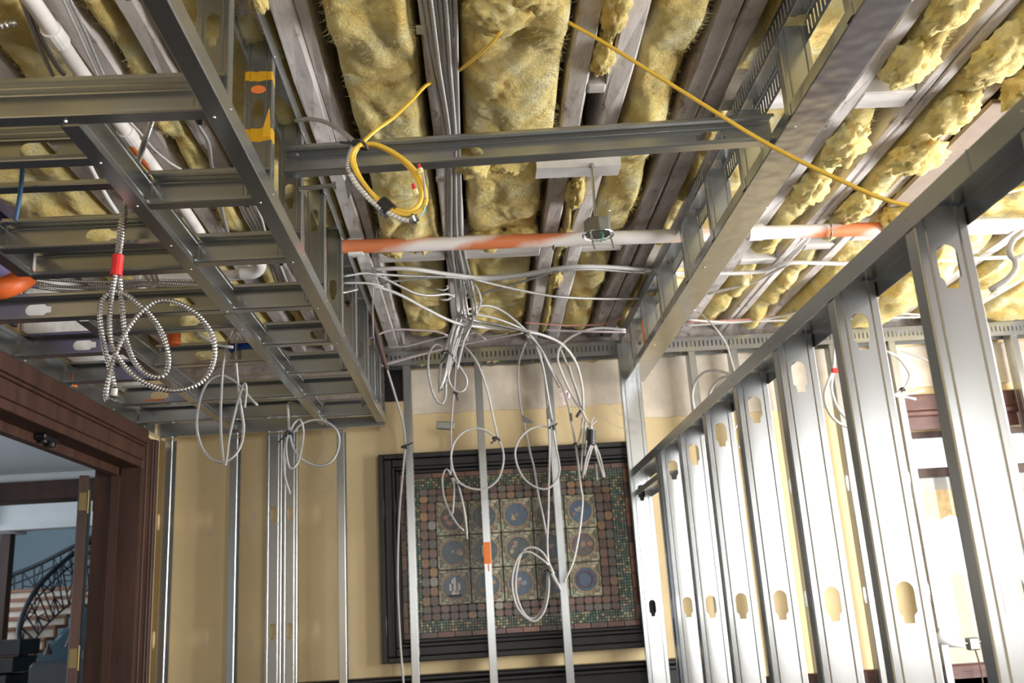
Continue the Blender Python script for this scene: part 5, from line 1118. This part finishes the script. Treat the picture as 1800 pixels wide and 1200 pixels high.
for k, (y0, dy) in enumerate(((487, 0), (497, 1), (503, 2), (494, 4))):
    crun(('uppermost', 'second', 'third', 'lowest')[(0, 2, 3, 1)[k]]+' dark armoured cable sagging across the bulkhead behind the red tape', [(52, y0), (110, y0+6+dy), (190, y0+9), (250, y0+6-dy), (340, y0+7), (410, y0+9)], .0065, 'armour', 1.30+.01*k, 'armoured_cable', 'dark armoured cables lying across the bulkhead')
b = MB(); b.tube([at(248, 476, 2.95), at(270, 505, 2.95)], .005, 6); b.tube(spline([at(264, 475, 2.95), at(268, 490, 2.95), at(272, 503, 2.95), at(276, 490, 2.95), at(270, 474, 2.95)], .01), .005, 6); tag(b.build('cable_bend', M['white_cable']), 'bent white cable ends by the white branch pipe', 'cable')
b = MB(); b.tube(spline([at(340, 583, 3.4), at(365, 598, 3.4), at(385, 607, 3.4), at(410, 610, 3.4)], .02), .0055, 8); tag(b.build('cable', M['grey_cable'], None, True), 'dark cable crossing behind the pear-shaped loop', 'cable')

# clamp lamp standing outside behind the window
t = thing('clamp_lamp', 'clamp lamp with pale shade at the foot of the brown window', 'lamp', (2.62, 5.3, -.5))
p = at(1712, 1130, 5.30)
b = MB(); b.box(p.x-.035, p.x+.025, 5.28, 5.33, p.z-.035, p.z+.03, .006); b.build('clamp', M['dark_steel'], t)
b = MB(); b.cyl(p+Vector((-.12, 0, -.004)), p+Vector((.13, 0, .012)), .009, 10); b.build('bar', M['dark_steel'], t)
b = MB(); b.cyl(p+Vector((-.20, .0, .05)), p+Vector((-.06, 0, .0)), .055, 18, .022); b.build('lamp_shade', M['white'], t, True)
b = MB(); b.tube(spline([p+Vector((0, 0, -.03)), p+Vector((.01, 0, -.12)), p+Vector((.0, -.01, -.25)), p+Vector((-.03, -.01, -.5))], .03), .004, 6); b.build('cord', M['rust'], t)

# ================================================================== STAINED-GLASS PANEL
PX0, PX1, PZ0, PZ1 = -.545, .985, -.238, .888
YPn = YB-.03
pn = thing('stained_glass_panel', 'black framed stained-glass panel of fifteen roundels hanging on the beige wall', 'stained glass', ((PX0+PX1)/2, YB, PZ0))
FW = .115
b = MB()
for (lo, hi, d) in ((0, .03, .075), (.03, .075, .055), (.075, .095, .066), (.095, FW, .045)):
    b.box(PX0+lo, PX0+hi, YB-d, YB-.001, PZ0+lo, PZ1-lo, .004); b.box(PX1-hi, PX1-lo, YB-d, YB-.001, PZ0+lo, PZ1-lo, .004)
    b.box(PX0+hi, PX1-hi, YB-d, YB-.001, PZ1-hi, PZ1-lo, .004); b.box(PX0+hi, PX1-hi, YB-d, YB-.001, PZ0+lo, PZ0+hi, .004)
b.build('frame', M['black'], pn)
ix0, ix1, iz0, iz1 = PX0+FW, PX1-FW, PZ0+FW, PZ1-FW
b = MB(); b.box(ix0, ix1, YPn, YB-.001, iz0, iz1); b.build('backing', M['lead'], pn)
rs = random.Random(11)
def tile_mb(x0, x1, z0, z1, cut=.0, d=.006, y=YPn):
    b = MB()
    if cut: b.prism([(x0+cut, z0), (x1-cut, z0), (x1, z0+cut), (x1, z1-cut), (x1-cut, z1), (x0+cut, z1), (x0, z1-cut), (x0, z0+cut)], X_, Z_, (0, y, 0), -Y_, d)
    else: b.prism([(x0, z0), (x1, z0), (x1, z1), (x0, z1)], X_, Z_, (0, y, 0), -Y_, d)
    return b
cache = {}
def tile(name, x0, x1, z0, z1, mt, cut=0.0):
    key = (name, round(x1-x0, 4), round(z1-z0, 4), cut)
    if key in cache:
        o, (ox, oz) = cache[key]; return dup(o, pn, (x0-ox, 0, z0-oz))
    o = tile_mb(x0, x1, z0, z1, cut).build(name, M[mt], pn); cache[key] = (o, (x0, z0)); return o
bw_ = .030
W_, H_ = ix1-ix0, iz1-iz0
gp = .0025
nb = 14
for k in range(nb):
    w0 = W_/nb; tile('border_tile', ix0+k*w0+gp, ix0+(k+1)*w0-gp, iz1-bw_+gp, iz1-gp, 'border'); tile('border_tile', ix0+k*w0+gp, ix0+(k+1)*w0-gp, iz0+gp, iz0+bw_-gp, 'border')
nv = 10; hh = (H_-2*bw_)/nv
for k in range(nv):
    z = iz0+bw_+k*hh; tile('border_tile', ix0+gp, ix0+bw_-gp, z+gp, z+hh-gp, 'border'); tile('border_tile', ix1-bw_+gp, ix1-gp, z+gp, z+hh-gp, 'border')
mx_, mz_ = .078, .060
b = MB(); cs = .0155
def mosaic_rect(x0, x1, z0, z1):
    nx, nz = max(1, round((x1-x0)/cs)), max(1, round((z1-z0)/cs)); sx, sz = (x1-x0)/nx, (z1-z0)/nz
    for i in range(nx):
        for j in range(nz):
            x, z = x0+i*sx, z0+j*sz; d = .004+rs.uniform(0, .003); e = .0016
            b.add([(x+e, YPn-d, z+e), (x+sx-e, YPn-d, z+e), (x+sx-e, YPn-d, z+sz-e), (x+e, YPn-d, z+sz-e), (x+e*.5, YPn, z+e*.5), (x+sx-e*.5, YPn, z+e*.5), (x+sx-e*.5, YPn, z+sz-e*.5), (x+e*.5, YPn, z+sz-e*.5)], [(0, 1, 2, 3), (4, 5, 1, 0), (5, 6, 2, 1), (6, 7, 3, 2), (7, 4, 0, 3)])
jx0, jx1, jz0, jz1 = ix0+bw_, ix1-bw_, iz0+bw_, iz1-bw_
mosaic_rect(jx0, jx1, jz1-mz_, jz1); mosaic_rect(jx0, jx1, jz0, jz0+mz_); mosaic_rect(jx0, jx0+mx_, jz0+mz_, jz1-mz_); mosaic_rect(jx1-mx_, jx1, jz0+mz_, jz1-mz_)
tag(b.build('mosaic_band', M['mosaic'], pn), kind='stuff', label='band of tiny green and gold glass mosaic squares')
kx0, kx1, kz0, kz1 = jx0+mx_, jx1-mx_, jz0+mz_, jz1-mz_
pw, ph = .181, .187; cx, cz = (kx0+kx1)/2, (kz0+kz1)/2
ax0, ax1, az0, az1 = cx-2.5*pw, cx+2.5*pw, cz-1.5*ph, cz+1.5*ph
nxx = 22; sx = (kx1-kx0)/nxx
def tile_field(x0, x1, nx, z0, z1, nz):
    sx, sz = (x1-x0)/nx, (z1-z0)/nz
    for i in range(nx):
        for j in range(nz): tile('glass_tile', x0+i*sx+.002, x0+(i+1)*sx-.002, z0+j*sz+.002, z0+(j+1)*sz-.002, 'tile', .009)
tile_field(kx0, kx1, 22, az1, kz1, 2); tile_field(kx0, kx1, 22, kz0, az0, 2); tile_field(kx0, ax0, 2, az0, az1, 11); tile_field(ax1, kx1, 2, az0, az1, 11)
# fifteen roundel panels
proto = None
for j in range(3):
    for i in range(5):
        x0, z0 = ax0+i*pw, az1-(j+1)*ph; xc, zc = x0+pw/2, z0+ph/2
        b = MB(); b.box(x0+.003, x0+pw-.003, YPn-.004, YPn, z0+.003, z0+ph-.003); rp = b.build('roundel_panel', M['lead'], pn)
        b = MB(); R = .073      # leafy spandrel pieces around the disc
        ca_ = math.atan2(ph, pw); bd = [ca_, math.pi-ca_, math.pi+ca_, 2*math.pi-ca_, 2*math.pi+ca_]
        seg = [(bd[u]+(bd[u+1]-bd[u])*k/5, bd[u]+(bd[u+1]-bd[u])*(k+1)/5) for u in range(4) for k in range(5)]
        for a0, a1 in seg:
            a0 += .012; a1 -= .012
            def edge(a): k = min((pw/2-.0035)/max(1e-6, abs(math.cos(a))), (ph/2-.0035)/max(1e-6, abs(math.sin(a)))); return (xc+k*math.cos(a), zc+k*math.sin(a))
            p1, p2 = edge(a0), edge(a1); r1 = R+.0015
            m1, m2 = (xc+r1*math.cos(a0), zc+r1*math.sin(a0)), (xc+r1*math.cos(a1), zc+r1*math.sin(a1))
            f0 = rs.uniform(.3, .6); f1 = rs.uniform(.3, .6)
            h0 = (m1[0]+(p1[0]-m1[0])*f0, m1[1]+(p1[1]-m1[1])*f0); h1 = (m2[0]+(p2[0]-m2[0])*f1, m2[1]+(p2[1]-m2[1])*f1)
            g0 = (m1[0]+(p1[0]-m1[0])*(f0+.08), m1[1]+(p1[1]-m1[1])*(f0+.08)); g1 = (m2[0]+(p2[0]-m2[0])*(f1+.08), m2[1]+(p2[1]-m2[1])*(f1+.08))
            b.prism([m1, m2, h1, h0], X_, Z_, (0, YPn-.004, 0), -Y_, .003); b.prism([g0, g1, p2, p1], X_, Z_, (0, YPn-.004, 0), -Y_, .004)
        tag(b.build('leaf_pieces', M['leafglass'], rp), kind='stuff')
        b = MB(); n = 28
        for q in range(n):
            a0, a1 = 2*math.pi*q/n, 2*math.pi*(q+1)/n
            b.prism([(xc+R*math.cos(a0), zc+R*math.sin(a0)), (xc+R*math.cos(a1), zc+R*math.sin(a1)), (xc+(R-.009)*math.cos(a1), zc+(R-.009)*math.sin(a1)), (xc+(R-.009)*math.cos(a0), zc+(R-.009)*math.sin(a0))], X_, Z_, (0, YPn-.004, 0), -Y_, .006)
        b.build('ring', M['ring'], rp)
        b = MB(); b.cyl((xc, YPn-.004, zc), (xc, YPn-.008, zc), R-.0105, 28); ds = b.build('disc', M['disc'], rp)
        b = MB(); mt = M['motif']; y = (0, YPn-.008, 0)
        if (i, j) == (0, 2):
            mt = M['sail']; ds['label'] = 'blue disc with a white ship in full sail'
            for (dx, w_, zb, zt) in ((-.016, .010, -.012, .012), (0, .011, -.012, .036), (.016, .010, -.012, .014), (-.008, .008, .014, .030), (-.004, .018, -.028, -.014), (.010, .010, -.028, -.014)):
                dx, w_, zb, zt = dx*1.5, w_*1.5, zb*1.45, zt*1.45
                b.prism([(xc+dx-w_/2, zc+zb), (xc+dx+w_/2, zc+zb), (xc+dx+w_/3, zc+zt), (xc+dx-w_/3, zc+zt)], X_, Z_, y, -Y_, .003)
        elif (i, j) == (1, 1):
            mt = M['sail']; ds['label'] = 'blue disc with a pale letter shape'
            b.prism([(xc-.022, zc-.03), (xc-.012, zc-.03), (xc-.012, zc+.03), (xc-.022, zc+.03)], X_, Z_, y, -Y_, .003); b.prism([(xc-.010, zc), (xc+.014, zc+.032), (xc+.026, zc+.032), (xc, zc+.001), (xc+.026, zc-.032), (xc+.014, zc-.032)], X_, Z_, y, -Y_, .003)
        elif (i, j) == (4, 2):
            ds['label'] = 'grey disc inside a dark plum ring'
            for q in range(24):
                a0, a1 = 2*math.pi*q/24, 2*math.pi*(q+1)/24; b.prism([(xc+.05*math.cos(a0), zc+.05*math.sin(a0)), (xc+.05*math.cos(a1), zc+.05*math.sin(a1)), (xc+.036*math.cos(a1), zc+.036*math.sin(a1)), (xc+.036*math.cos(a0), zc+.036*math.sin(a0))], X_, Z_, y, -Y_, .003)
            mt = M['black'] if False else plain('plum_glass', (.07, .05, .07), .3)
        else:
            for q in range(rs.randint(5, 8)):
                a = rs.uniform(0, 6.28); rad = rs.uniform(.0, .04); px_, pz_ = xc+rad*math.cos(a), zc+rad*math.sin(a); s0 = rs.uniform(.008, .019)
                b.prism([(px_+s0*rs.uniform(.6, 1.1)*math.cos(t_), pz_+s0*rs.uniform(.5, 1.0)*math.sin(t_)) for t_ in [2*math.pi*k/6 for k in range(6)]], X_, Z_, y, -Y_, .0015+.0004*q)
        b.build('motif', mt, rp)
        if (i, j) == (0, 2):
            b = MB(); b.prism([(xc-.042, zc-.040), (xc+.042, zc-.040), (xc+.032, zc-.052), (xc-.030, zc-.052)], X_, Z_, (0, YPn-.008, 0), -Y_, .003); b.build('hull', M['black'], rp)
